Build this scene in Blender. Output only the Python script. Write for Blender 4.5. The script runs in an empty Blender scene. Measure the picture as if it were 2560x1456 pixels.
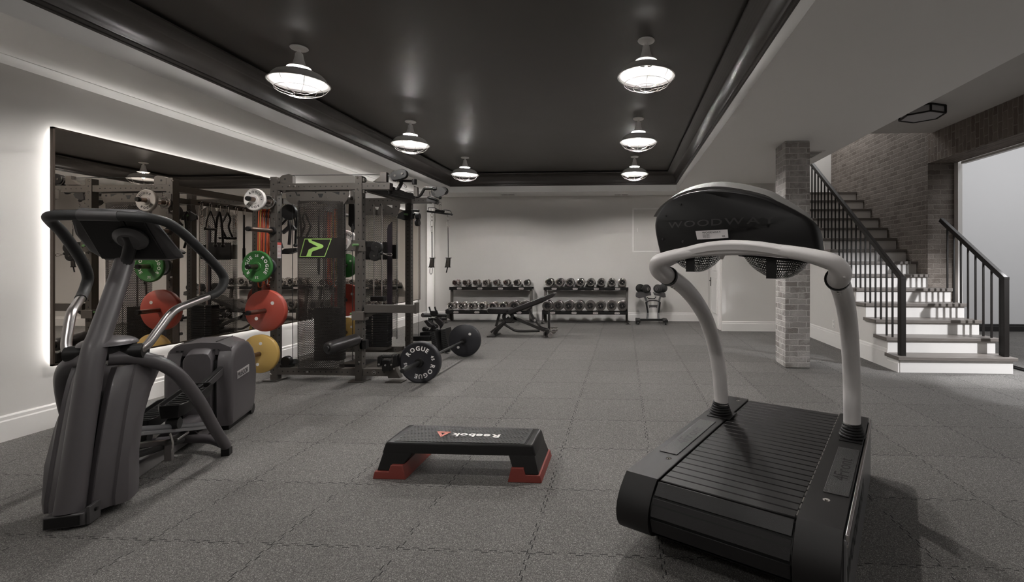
import bpy, bmesh, math, random
from mathutils import Vector, Matrix
random.seed(7)
V = Vector
PI = math.pi
sc = bpy.context.scene
COL = sc.collection

# ------------------------------------------------------------------ camera
F_, CX_, HY_, H_ = 1175.0, 1495.0, 657.0, 1.31
A_ = math.atan(65 / F_)
CA, SA = math.cos(A_), math.sin(A_)
cam_d = bpy.data.cameras.new('camera')
cam_d.sensor_width = 36
cam_d.lens = F_ / 2560 * 36
cam_d.shift_x = -(CX_ - 1280) / 2560
cam_d.shift_y = (HY_ - 728) / 2560
cam_d.clip_start = 0.05
cam = bpy.data.objects.new('camera', cam_d)
COL.objects.link(cam)
cam.location = (0, 0, H_)
cam.rotation_euler = (PI / 2, 0, A_)
sc.camera = cam

def ray(px, py):
    u = (px - CX_) / F_
    return (-SA + u * CA, CA + u * SA, (HY_ - py) / F_)
def P(px, py, y):
    """room point on the plane Y=y that was measured at this place of the photograph"""
    d = ray(px, py); t = y / d[1]
    return V((d[0] * t, y, H_ + d[2] * t))
def PZ(px, py, z):
    d = ray(px, py); t = (z - H_) / d[2]
    return V((d[0] * t, d[1] * t, z))

# ------------------------------------------------------------------ materials
MATS = {}
def nodes(name):
    m = bpy.data.materials.new(name); m.use_nodes = True
    nt = m.node_tree; b = nt.nodes['Principled BSDF']
    return m, nt, b
def lk(nt, a, b): nt.links.new(a, b)
def mat(name, col, rough=.5, metal=0., noise=.0, nscale=40., bump=0., bscale=200., coat=0., spec=.5, emit=None, estr=0., rvar=0.):
    if name in MATS: return MATS[name]
    m, nt, b = nodes(name)
    col = tuple(col) if hasattr(col, '__len__') else (col, col, col)
    b.inputs['Base Color'].default_value = (*col, 1)
    b.inputs['Roughness'].default_value = rough
    b.inputs['Metallic'].default_value = metal
    b.inputs['Specular IOR Level'].default_value = spec
    b.inputs['Coat Weight'].default_value = coat
    tc = nt.nodes.new('ShaderNodeTexCoord')
    nz = nt.nodes.new('ShaderNodeTexNoise'); nz.inputs['Scale'].default_value = nscale; nz.inputs['Detail'].default_value = 4
    lk(nt, tc.outputs['Object'], nz.inputs['Vector'])
    if noise > 0:
        mx = nt.nodes.new('ShaderNodeMix'); mx.data_type = 'RGBA'
        mx.inputs['A'].default_value = (*[c * (1 - noise) for c in col], 1)
        mx.inputs['B'].default_value = (*[min(1, c * (1 + noise)) for c in col], 1)
        lk(nt, nz.outputs['Fac'], mx.inputs['Factor']); lk(nt, mx.outputs['Result'], b.inputs['Base Color'])
    if rvar > 0:
        mr = nt.nodes.new('ShaderNodeMapRange'); mr.inputs['To Min'].default_value = rough - rvar; mr.inputs['To Max'].default_value = rough + rvar
        lk(nt, nz.outputs['Fac'], mr.inputs['Value']); lk(nt, mr.outputs['Result'], b.inputs['Roughness'])
    if bump > 0:
        n2 = nt.nodes.new('ShaderNodeTexNoise'); n2.inputs['Scale'].default_value = bscale; n2.inputs['Detail'].default_value = 3
        lk(nt, tc.outputs['Object'], n2.inputs['Vector'])
        bp = nt.nodes.new('ShaderNodeBump'); bp.inputs['Strength'].default_value = bump; bp.inputs['Distance'].default_value = .003
        lk(nt, n2.outputs['Fac'], bp.inputs['Height']); lk(nt, bp.outputs['Normal'], b.inputs['Normal'])
    if emit:
        b.inputs['Emission Color'].default_value = (*emit, 1); b.inputs['Emission Strength'].default_value = estr
    MATS[name] = m
    return m

def floor_mat():
    m, nt, b = nodes('rubber tile floor')
    N = nt.nodes.new
    tc = N('ShaderNodeTexCoord'); sp = N('ShaderNodeSeparateXYZ'); lk(nt, tc.outputs['Object'], sp.inputs[0])
    def math_(op, a, bb=None, c=None):
        n = N('ShaderNodeMath'); n.operation = op
        for i, x in enumerate((a, bb, c)):
            if x is None: continue
            if isinstance(x, (int, float)): n.inputs[i].default_value = x
            else: lk(nt, x, n.inputs[i])
        return n.outputs[0]
    def seam(a, o, off):
        # toothed joint: square-ish wave along the joint, one joint every 0.6 m
        w = math_('SINE', math_('MULTIPLY', o, 2 * PI / .072))
        w = math_('MULTIPLY', math_('MAXIMUM', math_('MINIMUM', math_('MULTIPLY', w, 9.0), 1.0), -1.0), .007)
        s = math_('ADD', math_('ADD', a, off), w)
        fr = math_('FRACT', math_('DIVIDE', s, .6))
        d = math_('MULTIPLY', math_('ABSOLUTE', math_('SUBTRACT', fr, .5)), .6)   # 0.3 at the joint
        return math_('GREATER_THAN', d, .3 - .0025)
    nzl = N('ShaderNodeTexNoise'); nzl.inputs['Scale'].default_value = 9.; lk(nt, tc.outputs['Object'], nzl.inputs['Vector'])
    sx = seam(sp.outputs['X'], sp.outputs['Y'], -.17 + 6.0)
    sy = seam(sp.outputs['Y'], sp.outputs['X'], -2.1 + 6.0)
    sm = math_('MULTIPLY', math_('MAXIMUM', sx, sy), math_('MULTIPLY', math_('GREATER_THAN', nzl.outputs['Fac'], .41), .95))
    sp1 = N('ShaderNodeTexVoronoi'); sp1.inputs['Scale'].default_value = 370.
    lk(nt, tc.outputs['Object'], sp1.inputs['Vector'])
    sc1 = N('ShaderNodeSeparateColor'); lk(nt, sp1.outputs['Color'], sc1.inputs[0])
    r1 = N('ShaderNodeValToRGB'); e = r1.color_ramp.elements
    e[0].position = .0; e[0].color = (.060, .057, .054, 1)
    e[1].position = 1.; e[1].color = (.34, .328, .312, 1)
    for ps, cc in ((.5, (.118, .113, .107, 1)), (.80, (.168, .161, .153, 1)), (.90, (.26, .25, .238, 1))):
        k = r1.color_ramp.elements.new(ps); k.color = cc
    lk(nt, sc1.outputs[0], r1.inputs['Fac'])
    # per tile tone
    fx = math_('FLOOR', math_('DIVIDE', math_('ADD', sp.outputs['X'], 5.83), .6)); fy = math_('FLOOR', math_('DIVIDE', math_('ADD', sp.outputs['Y'], 3.9), .6))
    cb = N('ShaderNodeCombineXYZ'); lk(nt, fx, cb.inputs[0]); lk(nt, fy, cb.inputs[1])
    wn = N('ShaderNodeTexWhiteNoise'); lk(nt, cb.outputs[0], wn.inputs['Vector'])
    tone = N('ShaderNodeMapRange'); tone.inputs['To Min'].default_value = .93; tone.inputs['To Max'].default_value = 1.07; lk(nt, wn.outputs['Value'], tone.inputs['Value'])
    mt = N('ShaderNodeMix'); mt.data_type = 'RGBA'; mt.blend_type = 'MULTIPLY'; mt.inputs['Factor'].default_value = 1
    lk(nt, r1.outputs['Color'], mt.inputs['A']); lk(nt, tone.outputs['Result'], mt.inputs['B'])
    mx = N('ShaderNodeMix'); mx.data_type = 'RGBA'; mx.inputs['B'].default_value = (.008, .008, .008, 1)
    lk(nt, sm, mx.inputs['Factor']); lk(nt, mt.outputs['Result'], mx.inputs['A']); lk(nt, mx.outputs['Result'], b.inputs['Base Color'])
    b.inputs['Roughness'].default_value = .8; b.inputs['Specular IOR Level'].default_value = .3
    bp = N('ShaderNodeBump'); bp.inputs['Strength'].default_value = .2; bp.inputs['Distance'].default_value = .002
    lk(nt, sc1.outputs[0], bp.inputs['Height']); lk(nt, bp.outputs['Normal'], b.inputs['Normal'])
    return m

def brick_mat(name, soldier=False, c1=(.16, .135, .12), c2=(.27, .25, .235), mortar=(.46, .44, .42), smear=.5):
    m, nt, b = nodes(name); N = nt.nodes.new
    tc = N('ShaderNodeTexCoord'); mp = N('ShaderNodeMapping')
    if soldier: mp.inputs['Rotation'].default_value = (0, 0, PI / 2)
    lk(nt, tc.outputs['UV'], mp.inputs['Vector'])
    nz = N('ShaderNodeTexNoise'); nz.inputs['Scale'].default_value = 14; nz.inputs['Detail'].default_value = 2; lk(nt, tc.outputs['UV'], nz.inputs['Vector'])
    ad = N('ShaderNodeMix'); ad.data_type = 'RGBA'; ad.blend_type = 'LINEAR_LIGHT'; ad.inputs['Factor'].default_value = .014
    lk(nt, mp.outputs['Vector'], ad.inputs['A']); lk(nt, nz.outputs['Color'], ad.inputs['B'])
    br = N('ShaderNodeTexBrick'); br.inputs['Scale'].default_value = 1; br.inputs['Brick Width'].default_value = .205; br.inputs['Row Height'].default_value = .072
    br.inputs['Mortar Size'].default_value = .008; br.inputs['Mortar Smooth'].default_value = .45
    br.inputs['Color1'].default_value = (*c1, 1); br.inputs['Color2'].default_value = (*c2, 1); br.inputs['Mortar'].default_value = (*mortar, 1)
    lk(nt, ad.outputs['Result'], br.inputs['Vector'])
    n2 = N('ShaderNodeTexNoise'); n2.inputs['Scale'].default_value = 5.5; n2.inputs['Detail'].default_value = 6; n2.inputs['Roughness'].default_value = .65; lk(nt, tc.outputs['Object'], n2.inputs['Vector'])
    rp = N('ShaderNodeValToRGB'); rp.color_ramp.elements[0].position = .47; rp.color_ramp.elements[1].position = .68; rp.color_ramp.elements[1].color = (smear, smear, smear, 1)
    lk(nt, n2.outputs['Fac'], rp.inputs['Fac'])
    mx = N('ShaderNodeMix'); mx.data_type = 'RGBA'; mx.inputs['B'].default_value = (*mortar, 1)
    lk(nt, rp.outputs['Color'], mx.inputs['Factor']); lk(nt, br.outputs['Color'], mx.inputs['A']); lk(nt, mx.outputs['Result'], b.inputs['Base Color'])
    b.inputs['Roughness'].default_value = .85
    n3 = N('ShaderNodeTexNoise'); n3.inputs['Scale'].default_value = 60; n3.inputs['Detail'].default_value = 4; lk(nt, tc.outputs['Object'], n3.inputs['Vector'])
    ma = N('ShaderNodeMath'); ma.operation = 'MULTIPLY_ADD'; ma.inputs[1].default_value = -1.; lk(nt, br.outputs['Fac'], ma.inputs[0]); lk(nt, n3.outputs['Fac'], ma.inputs[2])
    bp = N('ShaderNodeBump'); bp.inputs['Strength'].default_value = .8; bp.inputs['Distance'].default_value = .009
    lk(nt, ma.outputs[0], bp.inputs['Height']); lk(nt, bp.outputs['Normal'], b.inputs['Normal'])
    return m

def perf_mat(name, col, u, v, su, sv, solid=None, rough=.4):
    """sheet metal with staggered slots (real openings), uv in metres; `solid` = list of v bands without slots"""
    m, nt, b = nodes(name); N = nt.nodes.new
    def math_(op, a, bb=None):
        n = N('ShaderNodeMath'); n.operation = op
        for i, x in enumerate((a, bb)):
            if x is None: continue
            if isinstance(x, (int, float)): n.inputs[i].default_value = x
            else: lk(nt, x, n.inputs[i])
        return n.outputs[0]
    tc = N('ShaderNodeTexCoord'); sp = N('ShaderNodeSeparateXYZ'); lk(nt, tc.outputs['UV'], sp.inputs[0])
    U, W = sp.outputs['X'], sp.outputs['Y']
    row = math_('FLOOR', math_('DIVIDE', W, v))
    sh = math_('MULTIPLY', math_('MODULO', row, 2.), .5)
    fu = math_('SUBTRACT', math_('FRACT', math_('ADD', math_('DIVIDE', U, u), sh)), .5)
    fv = math_('SUBTRACT', math_('FRACT', math_('DIVIDE', W, v)), .5)
    a = math_('POWER', math_('ABSOLUTE', math_('DIVIDE', math_('MULTIPLY', fu, u), su)), 3.)
    c = math_('POWER', math_('ABSOLUTE', math_('DIVIDE', math_('MULTIPLY', fv, v), sv)), 3.)
    hole = math_('LESS_THAN', math_('ADD', a, c), 1.)
    for (z0, z1) in (solid or []):
        ins = math_('MULTIPLY', math_('GREATER_THAN', W, z0), math_('LESS_THAN', W, z1))
        hole = math_('MULTIPLY', hole, math_('SUBTRACT', 1., ins))
    b.inputs['Base Color'].default_value = (*col, 1); b.inputs['Roughness'].default_value = rough; b.inputs['Metallic'].default_value = .3
    b.inputs['Alpha'].default_value = 1
    lk(nt, math_('SUBTRACT', 1., hole), b.inputs['Alpha'])
    return m

def wood_mat():
    m, nt, b = nodes('stained oak'); N = nt.nodes.new
    tc = N('ShaderNodeTexCoord'); mp = N('ShaderNodeMapping'); mp.inputs['Scale'].default_value = (3, 40, 40); lk(nt, tc.outputs['Object'], mp.inputs['Vector'])
    nz = N('ShaderNodeTexNoise'); nz.inputs['Scale'].default_value = 3; nz.inputs['Detail'].default_value = 6; lk(nt, mp.outputs['Vector'], nz.inputs['Vector'])
    r = N('ShaderNodeValToRGB'); r.color_ramp.elements[0].color = (.10, .085, .075, 1); r.color_ramp.elements[1].color = (.22, .20, .185, 1)
    lk(nt, nz.outputs['Fac'], r.inputs['Fac']); lk(nt, r.outputs['Color'], b.inputs['Base Color']); b.inputs['Roughness'].default_value = .45
    return m

WALL = mat('wall paint', (.61, .59, .568), .75, noise=.02, nscale=3, bump=.05, bscale=300)
TRIM = mat('white trim paint', (.77, .75, .73), .4, noise=.01)
CEIL = mat('black ceiling paint', (.070, .063, .057), .42, noise=.08, nscale=2, rvar=.04)
CROWN = mat('black gloss crown paint', (.058, .051, .047), .30, noise=.05, nscale=3, rvar=.03)
FLOOR = floor_mat()
SOFF = mat('soffit paint', (.89, .875, .855), .75, noise=.01, nscale=3)
BRICK = brick_mat('grey washed brick', c1=(.24, .22, .205), c2=(.42, .40, .385), mortar=(.55, .53, .515), smear=.85)
BRICKW = brick_mat('brown washed brick', c1=(.115, .095, .08), c2=(.195, .168, .148), mortar=(.24, .212, .188), smear=.6)
BRICKS = brick_mat('brown soldier brick', True, c1=(.115, .088, .07), c2=(.19, .155, .13), mortar=(.25, .22, .195), smear=.35)
WOOD = wood_mat()
STEEL = mat('black powder coated steel', (.076, .068, .061), .42, metal=.25, noise=.06, nscale=30, bump=.05, bscale=600)
DARK = mat('dark hole', (.006, .006, .006), .8)
SHELL = mat('black shell plastic', (.005, .0045, .0045), .5, spec=.22)
BLK = mat('black satin plastic', (.009, .0085, .0085), .4, noise=.1, nscale=20, spec=.35)
BLKR = mat('black rubber', (.013, .013, .013), .6, noise=.1, bump=.1, bscale=300)
BENCHS = mat('bench frame paint', (.030, .028, .027), .42, .2, noise=.05)
DBH = mat('satin dumbbell steel', (.24, .225, .215), .28, 1., noise=.05)
VINYL = mat('black vinyl', (.02, .018, .018), .33, noise=.05, bump=.1, bscale=150)
CHROME = mat('polished chrome', (.72, .69, .67), .12, 1., noise=.02)
BRUSH = mat('brushed steel', (.42, .40, .39), .3, 1., noise=.05)
SILV = mat('silver paint', (.30, .30, .31), .33, .75, noise=.03)
GREY = mat('charcoal plastic', (.074, .067, .071), .38, noise=.05, nscale=20, bump=.06, bscale=500, coat=.15)
GREYD = mat('dark charcoal paint', (.05, .047, .048), .4, noise=.05)
IRON = mat('railing iron', (.010, .008, .007), .45, .0, spec=.35, noise=.1)
RED = mat('red plate paint', (.36, .062, .042), .38, noise=.06, nscale=6)
YEL = mat('yellow plate paint', (.50, .33, .10), .38, noise=.06, nscale=6)
GRN = mat('green plate paint', (.036, .15, .036), .35, noise=.06, nscale=6)
WHT = mat('white plate paint', (.62, .59, .565), .35, noise=.03, nscale=6)
BPL = mat('black bumper', (.022, .022, .026), .42, noise=.06, nscale=8)
LTR = mat('white lettering', (.78, .76, .74), .5)
LTRB = mat('black lettering', (.02, .02, .02), .5)
LIME = mat('lime decal', (.34, .58, .15), .45)
STEPR = mat('red riser plastic', (.23, .045, .035), .45, noise=.04)
PINK = mat('red logo print', (.55, .16, .12), .5)
ENAM = mat('white enamel', (.92, .90, .88), .3, noise=.02)
BULB = mat('lamp bulb glow', (1, 1, 1), .5, emit=(1, .97, .93), estr=14)
LED = mat('led strip glow', (1, 1, 1), .5, emit=(1, .975, .94), estr=12)
FROST = mat('frosted glass', (.5, .49, .50), .4, noise=.03)
TSILV = mat('treadmill silver paint', (.70, .675, .665), .34, .0, noise=.02)
PLBL = mat('paper label', (.55, .52, .52), .6)
GPIN = mat('green handle', (.10, .20, .08), .35)
ORG = mat('orange band rubber', (.75, .13, .04), .5, noise=.15, nscale=60)
YBD = mat('yellow band rubber', (.75, .42, .10), .5)
GLASS_M, _nt, _b = nodes('bronze mirror'); _b.inputs['Metallic'].default_value = 1; _b.inputs['Roughness'].default_value = .0
_b.inputs['Base Color'].default_value = (.84, .78, .715, 1)
TREAD = mat('belt slat rubber', (.012, .0112, .0116), .5, spec=.35, noise=.1, nscale=60, bump=.25, bscale=500)
TBLK = mat('treadmill black cover', (.009, .0082, .0082), .5, spec=.35, noise=.1, nscale=30, bump=.15, bscale=900)
CONS = mat('console grey plastic', (.13, .125, .12), .55, noise=.25, nscale=300, bump=.4, bscale=700)
PERF = perf_mat('perforated steel shroud', (.020, .017, .015), .0215, .0117, .0066, .0029, solid=[(1.353, 1.578), (0, .03)])
PERF2 = perf_mat('perforated steel shroud far', (.022, .02, .018), .0235, .0130, .0094, .0047, solid=[(1.36, 1.56)])
MESH = perf_mat('woven mesh', (.012, .012, .012), .0085, .0085, .0030, .0030)

# ------------------------------------------------------------------ mesh building
def catmull(pts, n=6, closed=False):
    pts = [V(p) for p in pts]
    if len(pts) < 3 or n <= 1: return pts
    out = []; m = len(pts)
    rng = range(m) if closed else range(m - 1)
    for i in rng:
        if closed: p0, p1, p2, p3 = pts[(i - 1) % m], pts[i], pts[(i + 1) % m], pts[(i + 2) % m]
        else: p0, p1, p2, p3 = pts[max(i - 1, 0)], pts[i], pts[i + 1], pts[min(i + 2, m - 1)]
        for k in range(n):
            t = k / n
            out.append(.5 * ((2 * p1) + (p2 - p0) * t + (2 * p0 - 5 * p1 + 4 * p2 - p3) * t * t + (3 * p1 - p0 - 3 * p2 + p3) * t ** 3))
    if not closed: out.append(pts[-1])
    return out

GL = {}
def glyph(ch, bold):
    k = (ch, bold)
    if k in GL: return GL[k]
    cu = bpy.data.curves.new('glyph', 'FONT'); cu.body = ch; cu.size = 1; cu.offset = bold; cu.extrude = .0; cu.resolution_u = 3
    ob = bpy.data.objects.new('glyph', cu); COL.objects.link(ob)
    dg = bpy.context.evaluated_depsgraph_get(); dg.update()
    me = bpy.data.meshes.new_from_object(ob.evaluated_get(dg))
    vs = [v.co.copy() for v in me.vertices]; fs = [tuple(p.vertices) for p in me.polygons]
    x0 = min(v.x for v in vs); x1 = max(v.x for v in vs)
    vs = [V((v.x - x0, v.y, 0)) for v in vs]
    bpy.data.objects.remove(ob); bpy.data.curves.remove(cu); bpy.data.meshes.remove(me)
    GL[k] = (vs, fs, x1 - x0)
    return GL[k]

class MB:
    def __init__(s): s.v = []; s.f = []; s.mi = []; s.uv = {}; s.cur = 0; s.M = None
    def m(s, i): s.cur = i; return s
    def _v(s, p):
        p = V(p)
        if s.M is not None: p = s.M @ p
        s.v.append(p); return len(s.v) - 1
    def face(s, idx, uv=None):
        if uv: s.uv[len(s.f)] = uv
        s.f.append(tuple(idx)); s.mi.append(s.cur)
    def box(s, x0, x1, y0, y1, z0, z1):
        i = [s._v((x, y, z)) for z in (z0, z1) for y in (y0, y1) for x in (x0, x1)]
        for q in ((0, 2, 3, 1), (4, 5, 7, 6), (0, 1, 5, 4), (2, 6, 7, 3), (0, 4, 6, 2), (1, 3, 7, 5)): s.face([i[k] for k in q])
        return s
    def beam(s, p0, p1, w, h, up=(0, 0, 1)):
        p0, p1 = V(p0), V(p1); d = (p1 - p0).normalized(); up = V(up)
        if abs(d.dot(up)) > .98: up = V((0, 1, 0)) if abs(d.y) < .9 else V((1, 0, 0))
        r = d.cross(up).normalized(); u = r.cross(d).normalized()
        c = [(-1, -1), (1, -1), (1, 1), (-1, 1)]
        a = [s._v(p0 + r * w / 2 * x + u * h / 2 * y) for x, y in c]; b = [s._v(p1 + r * w / 2 * x + u * h / 2 * y) for x, y in c]
        s.face(a[::-1]); s.face(b)
        for k in range(4): s.face((a[k], a[(k + 1) % 4], b[(k + 1) % 4], b[k]))
        return s
    def cyl(s, p0, p1, r0, r1=None, n=16, caps=True):
        r1 = r0 if r1 is None else r1
        p0, p1 = V(p0), V(p1); d = (p1 - p0).normalized()
        a = d.orthogonal().normalized(); b = d.cross(a)
        ra = [s._v(p0 + (a * math.cos(2 * PI * k / n) + b * math.sin(2 * PI * k / n)) * r0) for k in range(n)]
        rb = [s._v(p1 + (a * math.cos(2 * PI * k / n) + b * math.sin(2 * PI * k / n)) * r1) for k in range(n)]
        for k in range(n): s.face((ra[k], ra[(k + 1) % n], rb[(k + 1) % n], rb[k]))
        if caps: s.face(ra[::-1]); s.face(rb)
        return s
    def tube(s, pts, r, n=10, sm=6, closed=False):
        P_ = catmull(pts, sm, closed); m = len(P_)
        rr = r if callable(r) else (lambda t: r)
        rings = []; a = None
        for i, p in enumerate(P_):
            d = ((P_[(i + 1) % m] - P_[(i - 1) % m]) if closed else (P_[min(i + 1, m - 1)] - P_[max(i - 1, 0)])).normalized()
            if a is None: a = d.orthogonal().normalized()
            a = (a - d * a.dot(d)).normalized(); b = d.cross(a)
            R = rr(i / (m - 1))
            rings.append([s._v(p + (a * math.cos(2 * PI * k / n) + b * math.sin(2 * PI * k / n)) * R) for k in range(n)])
        for i in range(m if closed else m - 1):
            A, B = rings[i], rings[(i + 1) % m]
            off = 0
            if closed and i == m - 1:
                off = min(range(n), key=lambda o: (s.v[A[0]] - s.v[B[o]]).length)
            for k in range(n): s.face((A[k], A[(k + 1) % n], B[(k + 1 + off) % n], B[(k + off) % n]))
        if not closed: s.face(rings[0][::-1]); s.face(rings[-1])
        return s
    def lathe(s, prof, c, axis='z', n=28, closed=False, a0=0, a1=2 * PI):
        """prof: (radius, distance along axis)"""
        c = V(c); ax = {'x': (V((0, 1, 0)), V((0, 0, 1)), V((1, 0, 0))), 'y': (V((1, 0, 0)), V((0, 0, 1)), V((0, 1, 0))), 'z': (V((1, 0, 0)), V((0, 1, 0)), V((0, 0, 1)))}[axis] if isinstance(axis, str) else axis
        full = abs(a1 - a0 - 2 * PI) < 1e-6; nn = n if full else n + 1
        R = []
        for r, h in prof:
            if r < 1e-6: R.append([s._v(c + ax[2] * h)] * nn)
            else: R.append([s._v(c + (ax[0] * math.cos(a0 + (a1 - a0) * k / n) + ax[1] * math.sin(a0 + (a1 - a0) * k / n)) * r + ax[2] * h) for k in range(nn)])
        ii = range(len(R) if closed else len(R) - 1)
        for i in ii:
            A, B = R[i], R[(i + 1) % len(R)]
            for k in range(n):
                q = [A[k], A[(k + 1) % nn], B[(k + 1) % nn], B[k]]
                q = [x for j, x in enumerate(q) if x not in q[:j]]
                if len(q) > 2: s.face(q)
        return s
    def prism(s, pts, vec):
        pts = [V(p) for p in pts]; vec = V(vec)
        a = [s._v(p) for p in pts]; b = [s._v(p + vec) for p in pts]; n = len(pts)
        s.face(a[::-1]); s.face(b)
        for k in range(n): s.face((a[k], a[(k + 1) % n], b[(k + 1) % n], b[k]))
        return s
    def loft(s, rings, caps=True, closed=True):
        R = [[s._v(p) for p in r] for r in rings]; n = len(R[0])
        for A, B in zip(R, R[1:]):
            for k in range(n if closed else n - 1): s.face((A[k], A[(k + 1) % n], B[(k + 1) % n], B[k]))
        if caps: s.face(R[0][::-1]); s.face(R[-1])
        return s
    def torus(s, c, R, r, axis='z', n=24, m=6):
        c = V(c); ax = {'x': (V((0, 1, 0)), V((0, 0, 1))), 'y': (V((1, 0, 0)), V((0, 0, 1))), 'z': (V((1, 0, 0)), V((0, 1, 0)))}[axis] if isinstance(axis, str) else axis
        return s.tube([c + (ax[0] * math.cos(2 * PI * k / n) + ax[1] * math.sin(2 * PI * k / n)) * R for k in range(n)], r, m, 1, True)
    def sphere(s, c, r, n=12, sc_=(1, 1, 1)):
        c = V(c); R = []
        h = n // 2
        for i in range(h + 1):
            t = PI * i / h
            if i in (0, h): R.append([s._v(c + V((0, 0, math.cos(t) * r * sc_[2])))] * n)
            else: R.append([s._v(c + V((math.sin(t) * math.cos(2 * PI * k / n) * r * sc_[0], math.sin(t) * math.sin(2 * PI * k / n) * r * sc_[1], math.cos(t) * r * sc_[2]))) for k in range(n)])
        for A, B in zip(R, R[1:]):
            for k in range(n):
                q = [A[k], B[k], B[(k + 1) % n], A[(k + 1) % n]]; q = [x for j, x in enumerate(q) if x not in q[:j]]
                if len(q) > 2: s.face(q)
        return s
    def text(s, st, o, right, up, size, xs=1., bold=.02, gap=.09, center=True):
        o, right, up = V(o), V(right).normalized(), V(up).normalized()
        W = 0; L = []
        for ch in st:
            if ch == ' ': W += .3 * xs; continue
            g = glyph(ch, bold); L.append((g, W)); W += g[2] * xs + gap
        W -= gap; off = -W / 2 if center else 0
        for g, x in L:
            b = len(s.v)
            for v in g[0]: s._v(o + right * (v.x * xs + x + off) * size + up * v.y * size)
            for f in g[1]: s.face([b + k for k in f])
        return s
    def ctext(s, st, c, R, size, mid, right, up, xs=1.3, bold=.03, gap=.1):
        """letters around a circle, upright at angle 0 (top), clockwise; mid = angle of the middle"""
        c, right, up = V(c), V(right), V(up)
        ws = [glyph(ch, bold)[2] * xs for ch in st]; tot = (sum(ws) + gap * (len(st) - 1)) * size; a = mid - tot / R / 2
        for ch, w in zip(st, ws):
            aa = a + w * size / 2 / R
            r2 = right * math.cos(aa) - up * math.sin(aa); u2 = right * math.sin(aa) + up * math.cos(aa)
            g = glyph(ch, bold); b = len(s.v)
            for v in g[0]: s._v(c + u2 * (R + v.y * size) + r2 * (v.x * xs * size - w * size / 2))
            for f in g[1]: s.face([b + k for k in f])
            a += (w + gap) * size / R
        return s
    def build(s, name, mats, parent=None, bevel=0., smooth=True, angle=38, local=False, seg=2):
        mats = mats if isinstance(mats, (list, tuple)) else [mats]
        me = bpy.data.meshes.new(name); me.from_pydata([tuple(v) for v in s.v], [], s.f)
        for m_ in mats: me.materials.append(m_)
        me.polygons.foreach_set('material_index', [min(i, len(mats) - 1) for i in s.mi])
        uvl = me.uv_layers.new(name='UVMap')
        for p in me.polygons:
            cu = s.uv.get(p.index)
            nx, ny, nz = (abs(c) for c in p.normal)
            for j, li in enumerate(p.loop_indices):
                if cu: uvl.data[li].uv = cu[j]; continue
                co = s.v[me.loops[li].vertex_index]
                uvl.data[li].uv = (co.y, co.z) if nx >= ny and nx >= nz else ((co.x, co.z) if ny >= nz else (co.x, co.y))
        bm = bmesh.new(); bm.from_mesh(me)
        if not s.uv: bmesh.ops.recalc_face_normals(bm, faces=bm.faces)
        bm.to_mesh(me); bm.free()
        ob = bpy.data.objects.new(name, me); COL.objects.link(ob)
        if parent is not None:
            Mp = WM[parent.name]
            if not local: me.transform(Mp.inverted())
            ob.parent = parent; WM[ob.name] = Mp
        else: WM[ob.name] = Matrix.Identity(4)
        if smooth:
            me.polygons.foreach_set('use_smooth', [True] * len(me.polygons)); me.set_sharp_from_angle(angle=math.radians(angle))
        if bevel > 0:
            md = ob.modifiers.new('bevel', 'BEVEL'); md.width = bevel; md.segments = seg; md.limit_method = 'ANGLE'; md.angle_limit = math.radians(40); md.harden_normals = False
        me.update()
        return ob
WM = {}

def thing(name, label, cat, loc=(0, 0, 0), rz=0., group=None):
    o = bpy.data.objects.new(name, None); COL.objects.link(o); o.empty_display_size = .1
    o.location = loc; o.rotation_euler = (0, 0, rz)
    WM[o.name] = Matrix.Translation(V(loc)) @ Matrix.Rotation(rz, 4, 'Z')
    o['label'] = label; o['category'] = cat
    if group: o['group'] = group
    return o
def tag(o, label, cat, group=None):
    o['label'] = label; o['category'] = cat
    if group: o['group'] = group
    return o
def struct(name, mb, m, parent=None, bevel=0., **k):
    o = mb.build(name, m, parent, bevel, **k)
    if parent is None: o['kind'] = 'structure'
    return o
def copy_tree(o, parent=None):
    c = o.copy(); COL.objects.link(c)
    WM[c.name] = WM[o.name]
    if parent is not None: c.parent = parent
    for ch in [x for x in bpy.data.objects if x.parent == o]: copy_tree(ch, c)
    return c
ORD = ['first', 'second', 'third', 'fourth', 'fifth', 'sixth', 'seventh', 'eighth', 'ninth', 'tenth', 'eleventh', 'twelfth', 'thirteenth', 'fourteenth', 'fifteenth']
# ================================================================== ROOM
XL, YB, ZS = -4.54, 10.6, 2.82          # left wall, back wall, soffit height
TX0, TX1, TY0, TY1 = -3.75, 1.10, -2.6, 9.95     # tray opening in the ceiling
ZT = 3.22                                # black ceiling
struct('floor', MB().box(-4.8, 10, -3.3, 10.9, -.1, 0), FLOOR)
struct('wall_left', MB().box(XL - .15, XL, -3.3, YB + .15, 0, 3.4), WALL)
struct('wall_back', MB().box(XL, 1.87, YB, YB + .15, 0, 3.4), WALL)
struct('wall_near', MB().box(XL - .15, 9.6, -3.3, -3.15, 0, 5.2), WALL)
wa = struct('wall_alcove', MB().box(1.87, 3.24, 9.12, YB + .15, 0, 2.82), WALL)
# soffit ring around the tray
s = MB()
s.box(XL, TX0, -3.2, YB, ZS, ZS + .13).box(TX1, 2.87, -3.2, YB, ZS, ZS + .13).box(TX0, TX1, TY1, YB, ZS, ZS + .13).box(TX0, TX1, -3.2, TY0, ZS, ZS + .13)
struct('ceiling', s, SOFF)
struct('ceiling_tray', MB().box(TX0 - .3, TX1 + .3, TY0 - .3, TY1 + .3, ZT, ZT + .1), CEIL)
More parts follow.
